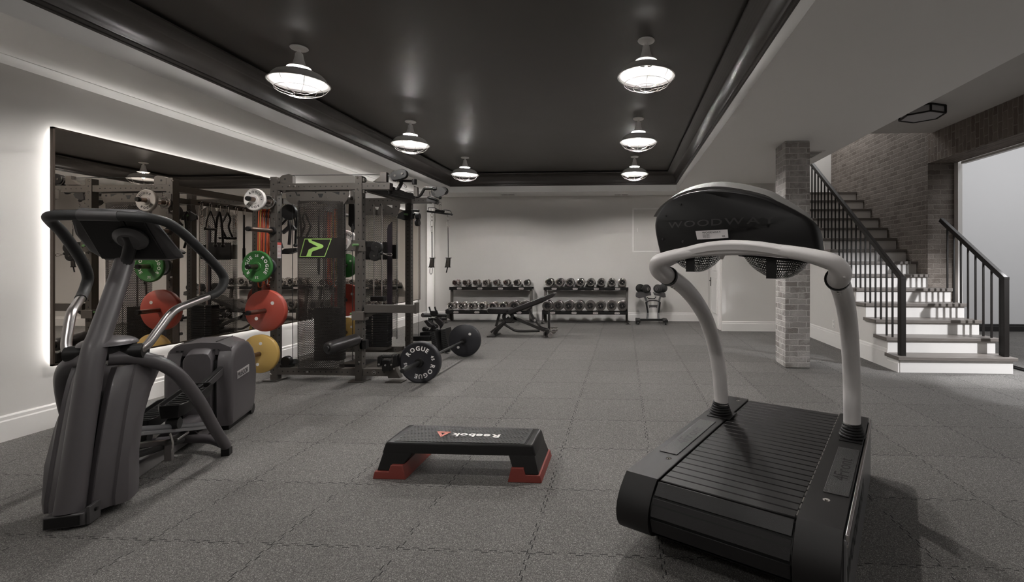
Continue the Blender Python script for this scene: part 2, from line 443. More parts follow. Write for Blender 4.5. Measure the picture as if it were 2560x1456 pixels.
# crown moulding : profile swept round the tray (distance in from the edge, height)
def crown_ring(prof, mt, name):
    m = MB(); rings = []
    for d, z in prof:
        rings.append([V((TX0 + d, TY0 + d, z)), V((TX1 - d, TY0 + d, z)), V((TX1 - d, TY1 - d, z)), V((TX0 + d, TY1 - d, z))])
    R = [[m._v(p) for p in r] for r in rings]
    for i in range(len(R)):
        A, B = R[i], R[(i + 1) % len(R)]
        for k in range(4): m.face((A[k], A[(k + 1) % 4], B[(k + 1) % 4], B[k]))
    return struct(name, m, mt, angle=50)
prof = [(-.03, ZS + .13), (.0, ZS + .13), (.0, ZS + .145), (.012, ZS + .15), (.012, ZS + .172), (.024, ZS + .176), (.026, ZS + .186)]
for k in range(13):
    t = k / 12 * PI / 2
    prof.append((.028 + .17 * (1 - math.cos(t)), ZS + .19 + .165 * math.sin(t)))
prof += [(.205, ZS + .357), (.205, ZS + .372), (.19, ZS + .376), (-.03, ZS + .376)]
crown_ring(prof, CROWN, 'trim_1')
struct('trim_2', MB().box(TX0 - .05, TX0 - .001, TY0, TY1, ZS + .13, ZT).box(TX1 + .001, TX1 + .05, TY0, TY1, ZS + .13, ZT).box(TX0 - .05, TX1 + .05, TY1 + .001, TY1 + .05, ZS + .13, ZT).box(TX0 - .05, TX1 + .05, TY0 - .05, TY0 - .001, ZS + .13, ZT), CROWN)
# cornice along the left wall
s = MB(); s.prism([(XL, -3.1, ZS - .0), (XL + .075, -3.1, ZS), (XL + .075, -3.1, ZS - .006), (XL + .012, -3.1, ZS - .05), (XL, -3.1, ZS - .05)], (0, 13.7, 0))
struct('trim_3', s, TRIM)
def baseboard(name, x0, y0, x1, y1, nx, ny, h=.19, m=TRIM):
    """line from (x0,y0) to (x1,y1), (nx,ny) points into the room"""
    s = MB(); pr = [(0, 0), (.018, 0), (.018, h - .045), (.013, h - .035), (.013, h - .012), (.006, h), (0, h)]
    a = [s._v((x0 + nx * d, y0 + ny * d, z)) for d, z in pr]; b = [s._v((x1 + nx * d, y1 + ny * d, z)) for d, z in pr]; n = len(pr)
    s.face(a); s.face(b[::-1])
    for k in range(n): s.face((a[k], a[(k + 1) % n], b[(k + 1) % n], b[k]))
    return struct(name, s, m, smooth=False)
baseboard('baseboard_left', XL, -3.1, XL, YB, 1, 0)
baseboard('baseboard_back', XL, YB, 1.87, YB, 0, -1)
baseboard('baseboard_alcove', 1.87, 9.12, 3.28, 9.12, 0, -1)
baseboard('baseboard_stair', 3.28, 6.03, 3.28, 9.12, -1, 0, .24)
baseboard('baseboard_stair_front', 3.28, 5.795, 3.28, 6.03, -1, 0, .146)
struct('trim_4', MB().box(XL + .03, XL + .19, YB - .05, YB, 0, ZS), TRIM)
# door on the alcove side wall (faces left)
d = struct('door_1', MB().box(1.835, 1.869, 9.33, 10.12, .01, 2.08), TRIM)
s = MB()
for (a, b, c, e) in ((9.45, 10.0, .28, 1.0), (9.45, 10.0, 1.14, 1.96)):
    s.box(1.829, 1.836, a, b, c, c + .02).box(1.829, 1.836, a, b, e - .02, e).box(1.829, 1.836, a, a + .02, c, e).box(1.829, 1.836, b - .02, b, c, e)
s.build('door_panel', TRIM, d)
MB().cyl((1.80, 10.03, .93), (1.836, 10.03, .93), .012).box(1.822, 1.836, 10.0, 10.055, .82, 1.0).beam((1.80, 10.03, .93), (1.80, 9.90, .93), .014, .016).build('door_handle', IRON, d)
struct('trim_5', MB().box(1.85, 1.87, 9.24, 9.33, 0, 2.17).box(1.85, 1.87, 10.12, 10.21, 0, 2.17).box(1.85, 1.87, 9.24, 10.21, 2.08, 2.17), TRIM)
# access panel on the back wall
ap = thing('access_panel', 'flush white square access hatch on the back wall above the right-hand rack', 'access panel', (.5, YB - .001, 1.53))
MB().box(.18, .9, YB - .012, YB, 1.535, 2.543).build('frame', TRIM, ap, .003)
MB().box(.225, .86, YB - .017, YB - .011, 1.58, 2.50).build('door', WALL, ap, .002)
MB().cyl((.30, YB - .03, 2.06), (.30, YB - .016, 2.06), .012).box(.292, .308, YB - .035, YB - .03, 2.0, 2.09).build('latch', TRIM, ap)
# vents in the soffit
for px, nm, wh in ((1270, 'left', 'small white slot vent in the rear soffit above the left dumbbell rack'), (1553, 'right', 'small white slot vent in the rear soffit above the right dumbbell rack')):
    c = PZ(px, 487, ZS); v = thing('ceiling_vent', wh, 'vent', (c.x, c.y, ZS), group='slot vents in the rear soffit')
    MB().box(c.x - .16, c.x + .16, c.y - .05, c.y + .05, ZS - .006, ZS).build('frame', TRIM, v, .002)
    MB().box(c.x - .14, c.x - .01, c.y - .02, c.y + .02, ZS - .008, ZS - .005).box(c.x + .01, c.x + .14, c.y - .02, c.y + .02, ZS - .008, ZS - .005).build('slot', mat('vent shadow', (.06, .06, .06), .8), v)
v = thing('air_grille', 'white louvred ceiling grille beside the top of the brick column', 'vent', (2.53, 6.68, ZS))
MB().box(2.36, 2.70, 6.46, 6.92, ZS - .012, ZS).build('frame', TRIM, v, .003)
s = MB()
for k in range(2): s.box(2.39, 2.67, 6.50 + k * .20, 6.68 + k * .20, ZS - .014, ZS - .011)
s.build('opening', mat('grille shadow', (.10, .09, .085), .8), v)
s = MB()
for k in range(8): s.box(2.39, 2.67, 6.515 + k * .048, 6.522 + k * .048, ZS - .018, ZS - .013)
s.build('louvre', TRIM, v)
# brick column
c = struct('column_1', MB().box(1.997, 2.30, 5.95, 6.33, 0, ZS), BRICK, bevel=.012)
# ---- stair hall on the right
struct('ceiling_hall', MB().box(2.87, 4.43, -3.2, 7.02, 3.18, 3.3), WALL)
struct('wall_soffit_edge', MB().box(2.80, 2.87, -3.2, YB, ZS + .13, 5.3), WALL)
struct('wall_brick', MB().box(4.43, 4.81, 7.12, 10.45, 0, 5.3), BRICKW)
struct('wall_stair_back', MB().box(2.80, 4.5, 10.33, 10.5, 2.0, 5.3), WALL)
struct('ceiling_stairwell', MB().box(2.80, 4.6, 6.9, 10.5, 5.3, 5.4), WALL)
struct('wall_stairwell_front', MB().box(2.80, 4.6, 6.95, 7.02, 3.3, 5.3), WALL)
struct('beam_brick', MB().box(4.43, 4.81, -3.15, 7.12, 2.76, 3.3), [BRICKS])
struct('wall_over_beam', MB().box(4.43, 4.81, -3.15, 7.12, 3.3, 5.2), WALL)
# the lit room beyond the opening
struct('wall_side_room', MB().box(4.81, 10, 9.36, 9.5, 0, 5.2), mat('side room paint', (.72, .72, .73), .7, noise=.01, nscale=2))
struct('wall_side_room_end', MB().box(9.6, 9.7, -3.3, 9.5, 0, 5.2), WALL)
struct('ceiling_side_room', MB().box(4.81, 9.7, -3.3, 9.5, 5.1, 5.2), WALL)
baseboard('baseboard_side_room', 4.9, 9.36, 9.6, 9.36, 0, -1, .14, mat('black baseboard', (.015, .014, .014), .5))
struct('trim_6', MB().box(4.80, 4.86, 7.04, 7.119, 0, 2.76).box(4.815, 4.875, -3.1, 7.0, 2.725, 2.76), TRIM)
struct('trim_7', MB().box(4.80, 4.90, -3.1, 7.0, 0, .018), mat('door track', (.03, .03, .03), .35, .6))
struct('trim_8', MB().box(4.84, 4.852, -3.1, 7.0, .018, .03), BRUSH)
# outlet on the stair side wall
o = thing('wall_outlet', 'small white outlet plate low on the wall under the stairs', 'outlet', (3.28, 7.2, .48))
oc = [P(2062, 809, 7.0)]
zc_ = 7.55
MB().box(3.272, 3.28, zc_ - .04, zc_ + .04, .29, .41).build('plate', TRIM, o, .002)
for z_ in (.30, .36): MB().box(3.269, 3.273, zc_ - .018, zc_ + .018, z_, z_ + .04).build('socket', WALL, o, .001)

# ---- staircase: 14 risers, each 0.19 high
st = thing('staircase', 'straight staircase with white risers and stained wooden treads beside the brick wall', 'staircase', (3.9, 5.8, 0))
RUN, RISE, SY = .265, .19, 5.79
for k in range(14):
    y0 = SY + k * RUN; xr = 4.57 if k < 5 else 4.425
    y1 = y0 + RUN + .01 if k < 13 else 10.32
    MB().box(3.285, xr, y0, y1, max(0, RISE * k - .02), RISE * (k + 1) - .042).build('riser', TRIM, st)
    MB().box(3.25, xr + (.035 if k < 5 else 0), y0 - .03, y1 if k < 13 else 10.32, RISE * (k + 1) - .042, RISE * (k + 1)).build('tread', WOOD, st, .004)
s = MB()
pts = [(3.283, SY + .002, 0)]
for k in range(14): pts += [(3.283, SY + k * RUN + .002, RISE * (k + 1) - .043), (3.283, SY + (k + 1) * RUN + .002, RISE * (k + 1) - .043)]
pts += [(3.283, 9.5, 0)]
s.prism(pts, (.02, 0, 0)); s.build('side_panel', WALL, st)

def railing(name, label, x, ys, y0, y1, nb, slope0, post=.06, first_off=.07):
    t = thing(name, label, 'railing', (x, y0, RISE))
    sl = RISE / RUN
    zt = lambda y: 1.115 + (y - y0) * sl
    MB().box(x - post / 2, x + post / 2, y0 - post / 2, y0 + post / 2, RISE, 1.13).build('newel_post', IRON, t, .003)
    MB().beam((x, y0 - .015, zt(y0 - .015)), (x, y1, zt(y1)), .05, .06).build('handrail', IRON, t, .004)
    MB().box(x - post / 2 - .001, x + post / 2 + .001, y0 - post / 2 - .001, y0 + .03, 1.105, 1.14).build('post_cap', IRON, t, .003)
    y = y0 + first_off; i = 0
    while y < y1 - .03 and i < nb:
        k = int((y - (SY - .03)) / RUN); zb = RISE * (k + 1)
        MB().box(x - .009, x + .009, y - .009, y + .009, zb, zt(y) - .03).build('baluster', IRON, t)
        y += RUN / 2; i += 1
    return t
railing('stair_railing', 'long black iron railing on the open left side of the stairs', 3.345, None, 5.855, 9.9, 30, 0)
railing('stair_railing', 'short black iron railing on the right side of the stairs ending at the brick pier', 4.535, None, 5.865, 6.995, 30, 0)

# hexagonal flush light in the hall
c = V((3.62, 5.93, 3.18))
hx = thing('ceiling_lantern', 'black framed hexagonal flush ceiling light above the foot of the stairs', 'ceiling light', c)
HR = .235
hexp = lambda r, z, a=.35: [V((c.x + r * math.cos(a + k * PI / 3), c.y + r * math.sin(a + k * PI / 3), z)) for k in range(6)]
MB().loft([hexp(HR - .012, 3.085), hexp(HR - .012, 3.179)]).build('glass_shade', FROST, hx)
s = MB()
for z in (3.085, 3.172):
    p = hexp(HR, z)
    for k in range(6): s.beam(p[k], p[(k + 1) % 6], .018, .016)
p0, p1 = hexp(HR, 3.085), hexp(HR, 3.172)
for k in range(6): s.beam(p0[k], p1[k], .018, .018)
s.build('frame', IRON, hx)

# ---- mirror with back light on the left wall
mr = thing('wall_mirror', 'long backlit mirror with thin bronze frame on the left wall', 'mirror', (XL, 6.8, .5))
MY0, MY1, MZ0, MZ1, MX = 3.45, 10.12, .495, 2.38, -4.485
MB().box(MX - .008, MX, MY0 + .012, MY1 - .012, MZ0 + .012, MZ1 - .012).build('mirror_glass', GLASS_M, mr)
FRM = mat('bronze frame', (.06, .045, .035), .35, .7)
MB().box(MX - .02, MX + .006, MY0, MY0 + .014, MZ0, MZ1).box(MX - .02, MX + .006, MY1 - .014, MY1, MZ0, MZ1).box(MX - .02, MX + .006, MY0, MY1, MZ0, MZ0 + .014).box(MX - .02, MX + .006, MY0, MY1, MZ1 - .014, MZ1).build('frame', FRM, mr)
MB().box(XL, MX - .02, MY0 + .05, MY1 - .05, MZ0 + .05, MZ1 - .05).build('backing', BLK, mr)
for (a, b, cc, dd) in ((MY0 + .036, MY0 + .049, MZ0 + .04, MZ1 - .04), (MY1 - .049, MY1 - .036, MZ0 + .04, MZ1 - .04), (MY0 + .05, MY1 - .05, MZ0 + .036, MZ0 + .049), (MY0 + .05, MY1 - .05, MZ1 - .049, MZ1 - .036)):
    MB().box(XL + .012, MX - .024, a, b, cc, dd).build('led_strip', LED, mr)

# ---- barn-style ceiling lights
def make_lamp():
    t = thing('ceiling_light', 'x', 'ceiling light', (0, 0, ZT))
    c = V((0, 0, 0))
    MB().lathe([(0, 0), (.07, 0), (.074, -.006), (.068, -.014), (.03, -.02), (0, -.02)], c, n=28).build('canopy', ENAM, t, local=True)
    MB().cyl((0, 0, -.018), (0, 0, -.06), .016, n=14).build('stem', ENAM, t, local=True)
    MB().lathe([(0, -.05), (.026, -.05), (.031, -.058), (.035, -.09), (.058, -.174), (.060, -.178), (0, -.178)], c, n=28).build('neck', ENAM, t, local=True)
    MB().lathe([(.0, -.176), (.055, -.176), (.094, -.179), (.096, -.184), (.05, -.184), (0, -.184)], c, n=32).build('flange', ENAM, t, local=True)
    sh = MB().lathe([(.061, -.211), (.10, -.215), (.15, -.226), (.19, -.245), (.212, -.268), (.222, -.300), (.236, -.306), (.248, -.318), (.244, -.320), (.231, -.309), (.217, -.304), (.207, -.271), (.186, -.249), (.148, -.231), (.10, -.220), (.061, -.216)], c, n=48, closed=True).build('shade', ENAM, t, local=True, angle=60)
    for k in range(3):
        a = 2 * PI * k / 3 + .4
        MB().beam((.066 * math.cos(a), .066 * math.sin(a), -.183), (.072 * math.cos(a), .072 * math.sin(a), -.217), .004, .012).build('bracket', ENAM, sh, local=True)
    MB().lathe([(0, -.184), (.011, -.184), (.011, -.232), (.03, -.25), (.033, -.27), (.022, -.292), (0, -.298)], c, n=16).build('bulb', BULB, t, local=True)
    s = MB(); z0 = -.318
    prof = [(.242, z0), (.20, z0 - .055), (.14, z0 - .088), (.05, z0 - .104)]
    W = .0022
    for k in range(8):
        a = 2 * PI * k / 8
        s.tube([(r * math.cos(a), r * math.sin(a), z) for r, z in prof], W, 5, 3)
    for r, z in ((.242, z0), (.19, z0 - .063), (.11, z0 - .097), (.05, z0 - .104)): s.torus((0, 0, z), r, W, n=28, m=5)
    s.build('wire_guard', BRUSH, t, local=True)
    return t
lamp0 = make_lamp()
LX0, LX1 = -2.88, .19
rows = [(4.02, 'nearest of the left row under the black ceiling'), (6.20, 'middle of the left row above the cable rack'), (8.38, 'farthest of the left row near the back wall')]
rows2 = [(4.05, 'nearest of the right row above the treadmill side'), (6.24, 'middle of the right row under the black ceiling'), (8.48, 'farthest of the right row near the back wall')]
first = True
for X, rr in ((LX0, rows), (LX1, rows2)):
    for y, w in rr:
        o = lamp0 if first else copy_tree(lamp0); first = False
        o.location = (X, y, ZT); o['label'] = 'white caged barn light, ' + w; o['group'] = 'caged barn lights in two rows'
LAMPS = [(X, y, 1.) for X, rr in ((LX0, rows), (LX1, rows2)) for y, _ in rr] + [(LX0, 1.83, .36), (LX1, 1.83, .36), (LX0, -.4, .42), (LX1, -.4, .42)]
for X, y, k_ in LAMPS:
    if y < 3:
        o = copy_tree(lamp0); o.location = (X, y, ZT); o['group'] = 'caged barn lights in two rows'
        o['label'] = 'white caged barn light %s the camera on the %s' % ('above' if y > 0 else 'behind', 'left' if X < 0 else 'right')
        for c_ in [q for q in bpy.data.objects if q.parent == o and q.name.startswith('wire_guard')]: bpy.data.objects.remove(c_)
    l = bpy.data.lights.new('bulb_light', 'POINT'); l.energy = 7 * k_; l.shadow_soft_size = .034; l.color = (1, .965, .93)
    lo = bpy.data.objects.new('bulb_light', l); COL.objects.link(lo); lo.location = (X, y, ZT - .265)
    l = bpy.data.lights.new('bulb_down_light', 'SPOT'); l.energy = 650 * k_; l.spot_size = 2.70; l.spot_blend = .34; l.shadow_soft_size = .034; l.color = (1, .965, .93)
    lo = bpy.data.objects.new('bulb_down_light', l); COL.objects.link(lo); lo.location = (X, y, ZT - .268)
    l = bpy.data.lights.new('bulb_neck_light', 'POINT'); l.energy = 60 * k_; l.shadow_soft_size = .0125; l.color = (1, .965, .93)
    lo = bpy.data.objects.new('bulb_neck_light', l); COL.objects.link(lo); lo.location = (X, y, ZT - .200)
def area(name, loc, sx, sy, e, rot=(0, 0, 0), col=(1, 1, 1)):
    l = bpy.data.lights.new(name, 'AREA'); l.shape = 'RECTANGLE'; l.size = sx; l.size_y = sy; l.energy = e; l.color = col
    lo = bpy.data.objects.new(name, l); COL.objects.link(lo); lo.location = loc; lo.rotation_euler = rot
    return lo
area('side_room_light', (7.2, 6.4, 5.0), 3., 2.4, 70, col=(.97, .98, 1))
area('side_room_light', (7.2, 2.0, 5.0), 3., 3., 70, col=(.97, .98, 1))
area('stairwell_light', (3.6, 9.2, 5.2), 1., 1.2, 24)
def spot(loc, tgt, e, size, blend=.3, r=.04):
    l = bpy.data.lights.new('side_room_downlight', 'SPOT'); l.energy = e; l.spot_size = size; l.spot_blend = blend; l.shadow_soft_size = r; l.color = (.98, .98, 1)
    o = bpy.data.objects.new('side_room_downlight', l); COL.objects.link(o); o.location = loc
    o.rotation_euler = (V(tgt) - V(loc)).to_track_quat('-Z', 'Y').to_euler()
spot((6.3, 3.2, 2.95), (4.15, 6.2, .55), 520, .66, .6, .05)
spot((5.9, 6.2, 3.0), (4.4, 5.2, 0), 160, .5, .3)
w = bpy.data.worlds.new('world'); sc.world = w; w.use_nodes = True
w.node_tree.nodes['Background'].inputs[0].default_value = (.5, .5, .5, 1); w.node_tree.nodes['Background'].inputs[1].default_value = .3
sc.view_settings.view_transform = 'Standard'; sc.view_settings.look = 'None'; sc.view_settings.gamma = 1; sc.view_settings.exposure = 0.9
sc.view_settings.use_curve_mapping = False
sc.cycles.max_bounces = 10; sc.cycles.diffuse_bounces = 5; sc.cycles.glossy_bounces = 5; sc.cycles.transparent_max_bounces = 16
sc.cycles.sample_clamp_indirect = 6; sc.cycles.use_denoising = True; sc.cycles.caustics_reflective = False; sc.cycles.blur_glossy = .5
# ================================================================== TREADMILL (local frame: x across, y along the belt away from the camera, z up)
TA = math.radians(60.2 - 90)
tm = thing('treadmill', 'black slat-belt treadmill with curved silver handrails in the right foreground', 'treadmill', (.011, 2.173, 0), TA)
L = dict(parent=tm, local=True)
def ring_prof(x, inset=0., z1=.35):
    """side outline of the deck at x : flat top, half round near end"""
    zb = .10
    pts = [(x, q.y, q.z) for q in catmull([V((0, a, b)) for a, b in ((0, z1), (-.028, .326), (-.062, .290), (-.086, .248), (-.094, .205), (-.084, .160), (-.052, .122), (.0, .102))], 3)]
    pts += [(x, .10, zb), (x, 1.40, zb)]
    pts += [(x, 1.462, zb + .03), (x, 1.462, z1)]
    return pts
WD = .905
for nm, x0, x1 in (('l', .0, .158), ('r', .735, .893)):
    s = MB(); s.loft([ring_prof(x0), ring_prof(x1)]); s.build('side_cover', TBLK, bevel=.0015, angle=24, **L)
# side rails and base
MB().box(.893, .905, -.02, 1.45, 0.0, .325).build('side_panel', SILV, bevel=.002, **L)
sp2 = MB().box(.900, .912, -.02, 1.44, .322, .347).box(.900, .909, -.02, 1.44, .300, .312).build('side_trim', BRUSH, bevel=.002, **L)
MB().text('WOODWAY', (.9065, .40, .16), (0, 1, 0), (0, 0, 1), .10, 1.3, .03).build('side_lettering', LTRB, **L)
MB().box(-.008, .0, .0, 1.44, .12, .33).build('side_panel', TBLK, **L)
s = MB().box(.06, .84, .12, 1.38, .02, .12); s.build('chassis', BLK, **L)
for (x, y) in ((.1, .22), (.8, .22), (.1, 1.3), (.8, 1.3)): MB().cyl((x, y, 0), (x, y, .03), .03).build('foot', BLKR, **L)
# belt slats
n = 25
for k in range(n):
    y = .012 + k * (1.44 / n)
    MB().box(.165, .728, y, y + 1.44 / n - .0045, .325, .344).build('belt_slat', TREAD, bevel=.003, seg=1, **L)
MB().box(.16, .733, .0, 1.455, .30, .327).build('belt_bed', DARK, **L)
for (y0, z0), (y1, z1) in (((-.004, .343), (-.052, .300)), ((-.057, .293), (-.087, .225)), ((-.088, .215), (-.070, .150)), ((-.066, .142), (-.010, .106))):
    n_ = V((0, z0 - z1, y1 - y0)).normalized(); n_ = V((0, -abs(n_.y), n_.z if z0 > .21 else n_.z)) * .012
    MB().prism([(.165, y0, z0), (.165, y1, z1), (.165, y1 + .012, z1 + (.004 if z0 > .2 else .008)), (.165, y0 + .012, z0 - .006)], (.563, 0, 0)).build('belt_slat', TREAD, bevel=.002, seg=1, **L)
MB().cyl((.16, .015, .225), (.733, .015, .225), .094, n=24).build('roller', DARK, **L)
MB().tube([(.158 + .0, .0, .347), (.158, .7, .347), (.158, 1.45, .347)], .003, 6, 1).build('belt_edge', BLK, **L)
for k in range(24):
    y = .02 + k * .06
    MB().box(.729, .734, y, y + .045, .336, .3485).build('belt_edge_clip', BRUSH, **L)
# textured step pads with script lettering
for nm, x0, x1, y0, y1, rt in (('l', .032, .128, .285, .86, 1), ('r', .790, .886, .272, .84, 1)):
    pd = MB().box(x0, x1, y0, y1, .349, .354).build('step_pad', mat('pebbled pad', (.03, .029, .029), .4, bump=.9, bscale=260), bevel=.002, **L)
    xm = (x0 + x1) / 2
    MB().text('4Front', (xm + .028, (y0 + y1) / 2, .3548), (0, 1, 0), (-1, 0, 0), .085, 1.2, 0.0).build('pad_lettering', BLK, pd, local=True)
for x, y in ((.107, .23), (.112, 1.378), (.811, .206)):
    MB().lathe([(0, .004), (.007, .004), (.010, .0), (0, .0)], (x, y, .350), n=14).lathe([(.009, .0005), (.014, .0005), (.014, 0), (.009, 0)], (x, y, .350), n=14).build('deck_screw', CHROME, **L)
# boots and base plates
for x in (.10, .838):
    MB().box(x - .058, x + (.085 if x < .4 else .055), 1.02 - .075, 1.02 + .08, .35, .356).build('boot_plate', BLK, bevel=.002, **L)
    prof = [(.0, .356)]
    for k in range(5):
        z = .358 + k * .014; r = .068 - k * .005
        prof += [(r - .008, z), (r, z + .003), (r, z + .009), (r - .008, z + .0125)]
    prof += [(.046, .43), (.0, .43)]
    MB().lathe(prof, (x, 1.035, 0), n=28).build('rubber_boot', BLKR, **L)
# upright tubes
off = [(0, .36), (0, .45), (-.02, .55), (-.045, .65), (-.115, .80), (-.25, .97), (-.40, 1.085), (-.56, 1.17), (-.69, 1.218), (-.785, 1.243)]
for x, sg in ((.105, -1), (.835, 1)):
    pts = [(x + sg * .012 * (z - .36), 1.035 + o, z) for o, z in off]
    MB().tube(pts, .043, 20, 5).build('upright', TSILV, **L)
    p = V(pts[-1]); q = V(pts[-2]); d = (p - q).normalized()
    MB().cyl(p - d * .012, p + d * .004, .0485, n=24).build('joint_ring', BLK, **L)
    for e in (0, .035):
        c = p - d * (.035 + e) + V((0, .012, -.042)); MB().sphere(c, .009, 10).build('joint_bolt', CHROME, **L)
# handrail loop
def hb(sg):
    cx = .47; X = lambda a: cx + sg * a
    return [(X(.377), .26, 1.240), (X(.388), .215, 1.258), (X(.392), .165, 1.284), (X(.372), .125, 1.313), (X(.32), .105, 1.332), (X(.24), .095, 1.349)]
pts = hb(-1) + [(.33, .09, 1.362), (.47, .083, 1.367), (.61, .09, 1.362)] + hb(1)[::-1]
MB().tube(pts, lambda t: .026 + .017 * min(1, (abs(2 * t - 1) / .78) ** 3), 20, 5).build('handrail', TSILV, **L)
# white fascia under the shell
def arcz(x, a=1.408, b=.115): return a - b * ((x - .46) / .44) ** 2
rings = []
for k in range(17):
    x = .055 + .83 * k / 16; z = arcz(x) - (.012 if 0 < k < 16 else .02); y = .062 + .10 * ((x - .47) / .42) ** 2
    rings.append([(x, y - .012, z - .034), (x, y - .018, z - .008), (x, y - .008, z + .008), (x, y + .10, z + .012), (x, y + .10, z - .034)])
MB().loft(rings).build('fascia', TSILV, bevel=.003, **L)
# black rear shell: outline traced at its own depth
def onT(px, py, t):
    o = WM[tm.name] @ V((0, t, 0)); n2 = (WM[tm.name].to_3x3() @ V((0, 1, 0)))
    d = V(ray(px, py)); k = (o.x * n2.x + o.y * n2.y) / (d.x * n2.x + d.y * n2.y)
    return WM[tm.name].inverted() @ V((d.x * k, d.y * k, H_ + d.z * k))
out = [(1634, 640), (1622, 604), (1614, 567), (1616, 548), (1624, 529), (1650, 506), (1702, 484), (1774, 474), (1846, 478), (1918, 493), (1976, 519), (2019, 547), (2036, 573), (2043, 610), (2045, 642)]
bot = [(1961, 623), (1875, 611), (1788, 608), (1702, 618)]
def smooth2(pts, n=4): return [(q.x, q.y) for q in catmull([V((a, b, 0)) for a, b in pts], n)]
out = smooth2(out)
O1 = [onT(x, y, .10) for x, y in out + bot]
cx_ = sum(p.x for p in O1) / len(O1); cz_ = 1.46
def bulge(p, sc, dy):
    return V((cx_ + (p.x - cx_) * sc, p.y + dy, cz_ + (p.z - cz_) * sc))
n_o = len(out)
r0 = [bulge(p, .93, -.022) if i < n_o else p + V((0, -.012, 0)) for i, p in enumerate(O1)]
r1 = [bulge(p, .985, -.012) if i < n_o else p for i, p in enumerate(O1)]
r2 = [p for p in O1]
r3 = [p + V((0, .10, 0)) for p in O1]
def curve_y(r): return [V((p.x, p.y + .13 * ((p.x - .45) / .44) ** 2, p.z)) for p in r]
shell = MB().loft([curve_y(r) for r in (r0, r1, r2, r3)]).build('console_shell', SHELL, angle=50, **L)
# grey bezel behind the shell, standing proud of it
bz = [(1622, 535), (1644, 507), (1685, 480), (1731, 463), (1788, 455), (1846, 459), (1921, 477), (1961, 499), (2010, 530), (2034, 562)]
bz = smooth2(bz)
B1 = [onT(x, y, .20) for x, y in bz]
B0 = [V((cx_ + (p.x - cx_) * .96, p.y - .07, cz_ + (p.z - cz_) * .86)) for p in B1]
B2 = [V((cx_ + (p.x - cx_) * .97, p.y + .17, cz_ + (p.z - cz_) * .80)) for p in B1]
B3 = [V((cx_ + (p.x - cx_) * .93, p.y + .26, cz_ + (p.z - cz_) * .3)) for p in B1]
def cy2(r): return [V((p.x, p.y + .10 * ((p.x - .45) / .44) ** 2, p.z)) for p in r]
rr = [cy2(B0), cy2([p + V((0, -.012, -.004)) for p in B1]), cy2([p + V((0, .02, .004)) for p in B1]), cy2(B2), cy2(B3)]
MB().loft(rr, closed=True).build('console_bezel', CONS, angle=50, **L)
lt_ = MB().text('WOODWAY', onT(1790, 564, .085) + V((0, -.013, 0)), (1, 0, 0), (0, 0, 1), .040, 1.9, .01, gap=.25)
for v_ in lt_.v: v_.y += .13 * ((v_.x - .45) / .44) ** 2
lt_.build('shell_lettering', mat('embossed black', (.012, .011, .011), .42), **L)
# rating label
a = onT(1745, 579, .10); b = onT(1824, 575, .10); c = onT(1826, 596, .10); e = onT(1749, 600, .10)
lb = MB(); lb.prism([p + V((0, -.030, 0)) for p in (a, b, c, e)], (0, .004, 0)); lbo = lb.build('rating_label', PLBL, **L)
r_ = (b - a).normalized(); u_ = (a - e).normalized(); ml = (a + b + c + e) / 4 + V((0, -.0312, 0))
s = MB(); s.text('WOODWAY', ml + u_ * .006, r_, u_, .011, 1.2, .02)
for k in range(3):
    s.text('MODEL SERIAL', ml - u_ * (.002 + k * .0055) - r_ * .025, r_, u_, .0045)
s.text('CE', ml - u_ * .012 + r_ * .05, r_, u_, .009, 1.2)
s.build('label_print', LTRB, lbo, local=True)
for px, py in ((1630, 597), (1691, 604), (1640, 537), (1684, 510)):
    c_ = onT(px + 12, py, .10); c_.y += .13 * ((c_.x - .45) / .44) ** 2
    MB().lathe([(0, 0), (.005, 0), (.006, .004), (0, .004)], c_ + V((0, -.018, 0)), 'y', n=10).build('shell_screw', BLKR, **L)
# mesh baskets
for pts, dip in (([(1684, 634), (1795, 636)], 54), ([(1866, 640), (2015, 655)], 44)):
    p0, p1 = onT(*pts[0], .17), onT(*pts[1], .17); N_ = 14; M_ = 6
    s = MB(); g = []
    dep = .085
    for i in range(N_ + 1):
        t = i / N_; row = []
        for j in range(M_ + 1):
            q = j / M_; a = q * PI
            w_ = (math.sin(t * PI)) ** .55
            x = p0.x + (p1.x - p0.x) * t; yy = .12 + .13 * (1 - math.cos(a)) / 2 * 1.0; z = p0.z + (p1.z - p0.z) * t - .0 - dep * w_ * math.sin(a) ** .6
            row.append((s._v((x, yy, z)), (x, q * .24 + z * 0)))
        g.append(row)
    for i in range(N_):
        for j in range(M_):
            q = [g[i][j], g[i + 1][j], g[i + 1][j + 1], g[i][j + 1]]
            s.face([k[0] for k in q], [k[1] for k in q])
    bk = s.build('accessory_basket', MESH, **L)
    rim = MB().tube([(p0.x, .12, p0.z), (p0.x, .25, p0.z), (p1.x, .25, p1.z), (p1.x, .12, p1.z)], .005, 8, 3, True).build('basket_rim', BLK, bk, local=True)
    xm = p0.x + (p1.x - p0.x) * .48; zm = (p0.z + p1.z) / 2
    MB().box(xm - .02, xm + .02, .118, .126, zm - .082, zm).build('basket_strap', BLK, bk, local=True)
cm = onT(1808, 640, .17)
MB().cyl((cm.x, .15, cm.z + .02), (cm.x, .15, cm.z - .016), .022, .006, n=14).build('heart_receiver', TSILV, **L)
MB().box(cm.x - .05, cm.x + .08, .12, .24, cm.z + .004, cm.z + .03).build('console_underside', BLK, bevel=.004, **L)

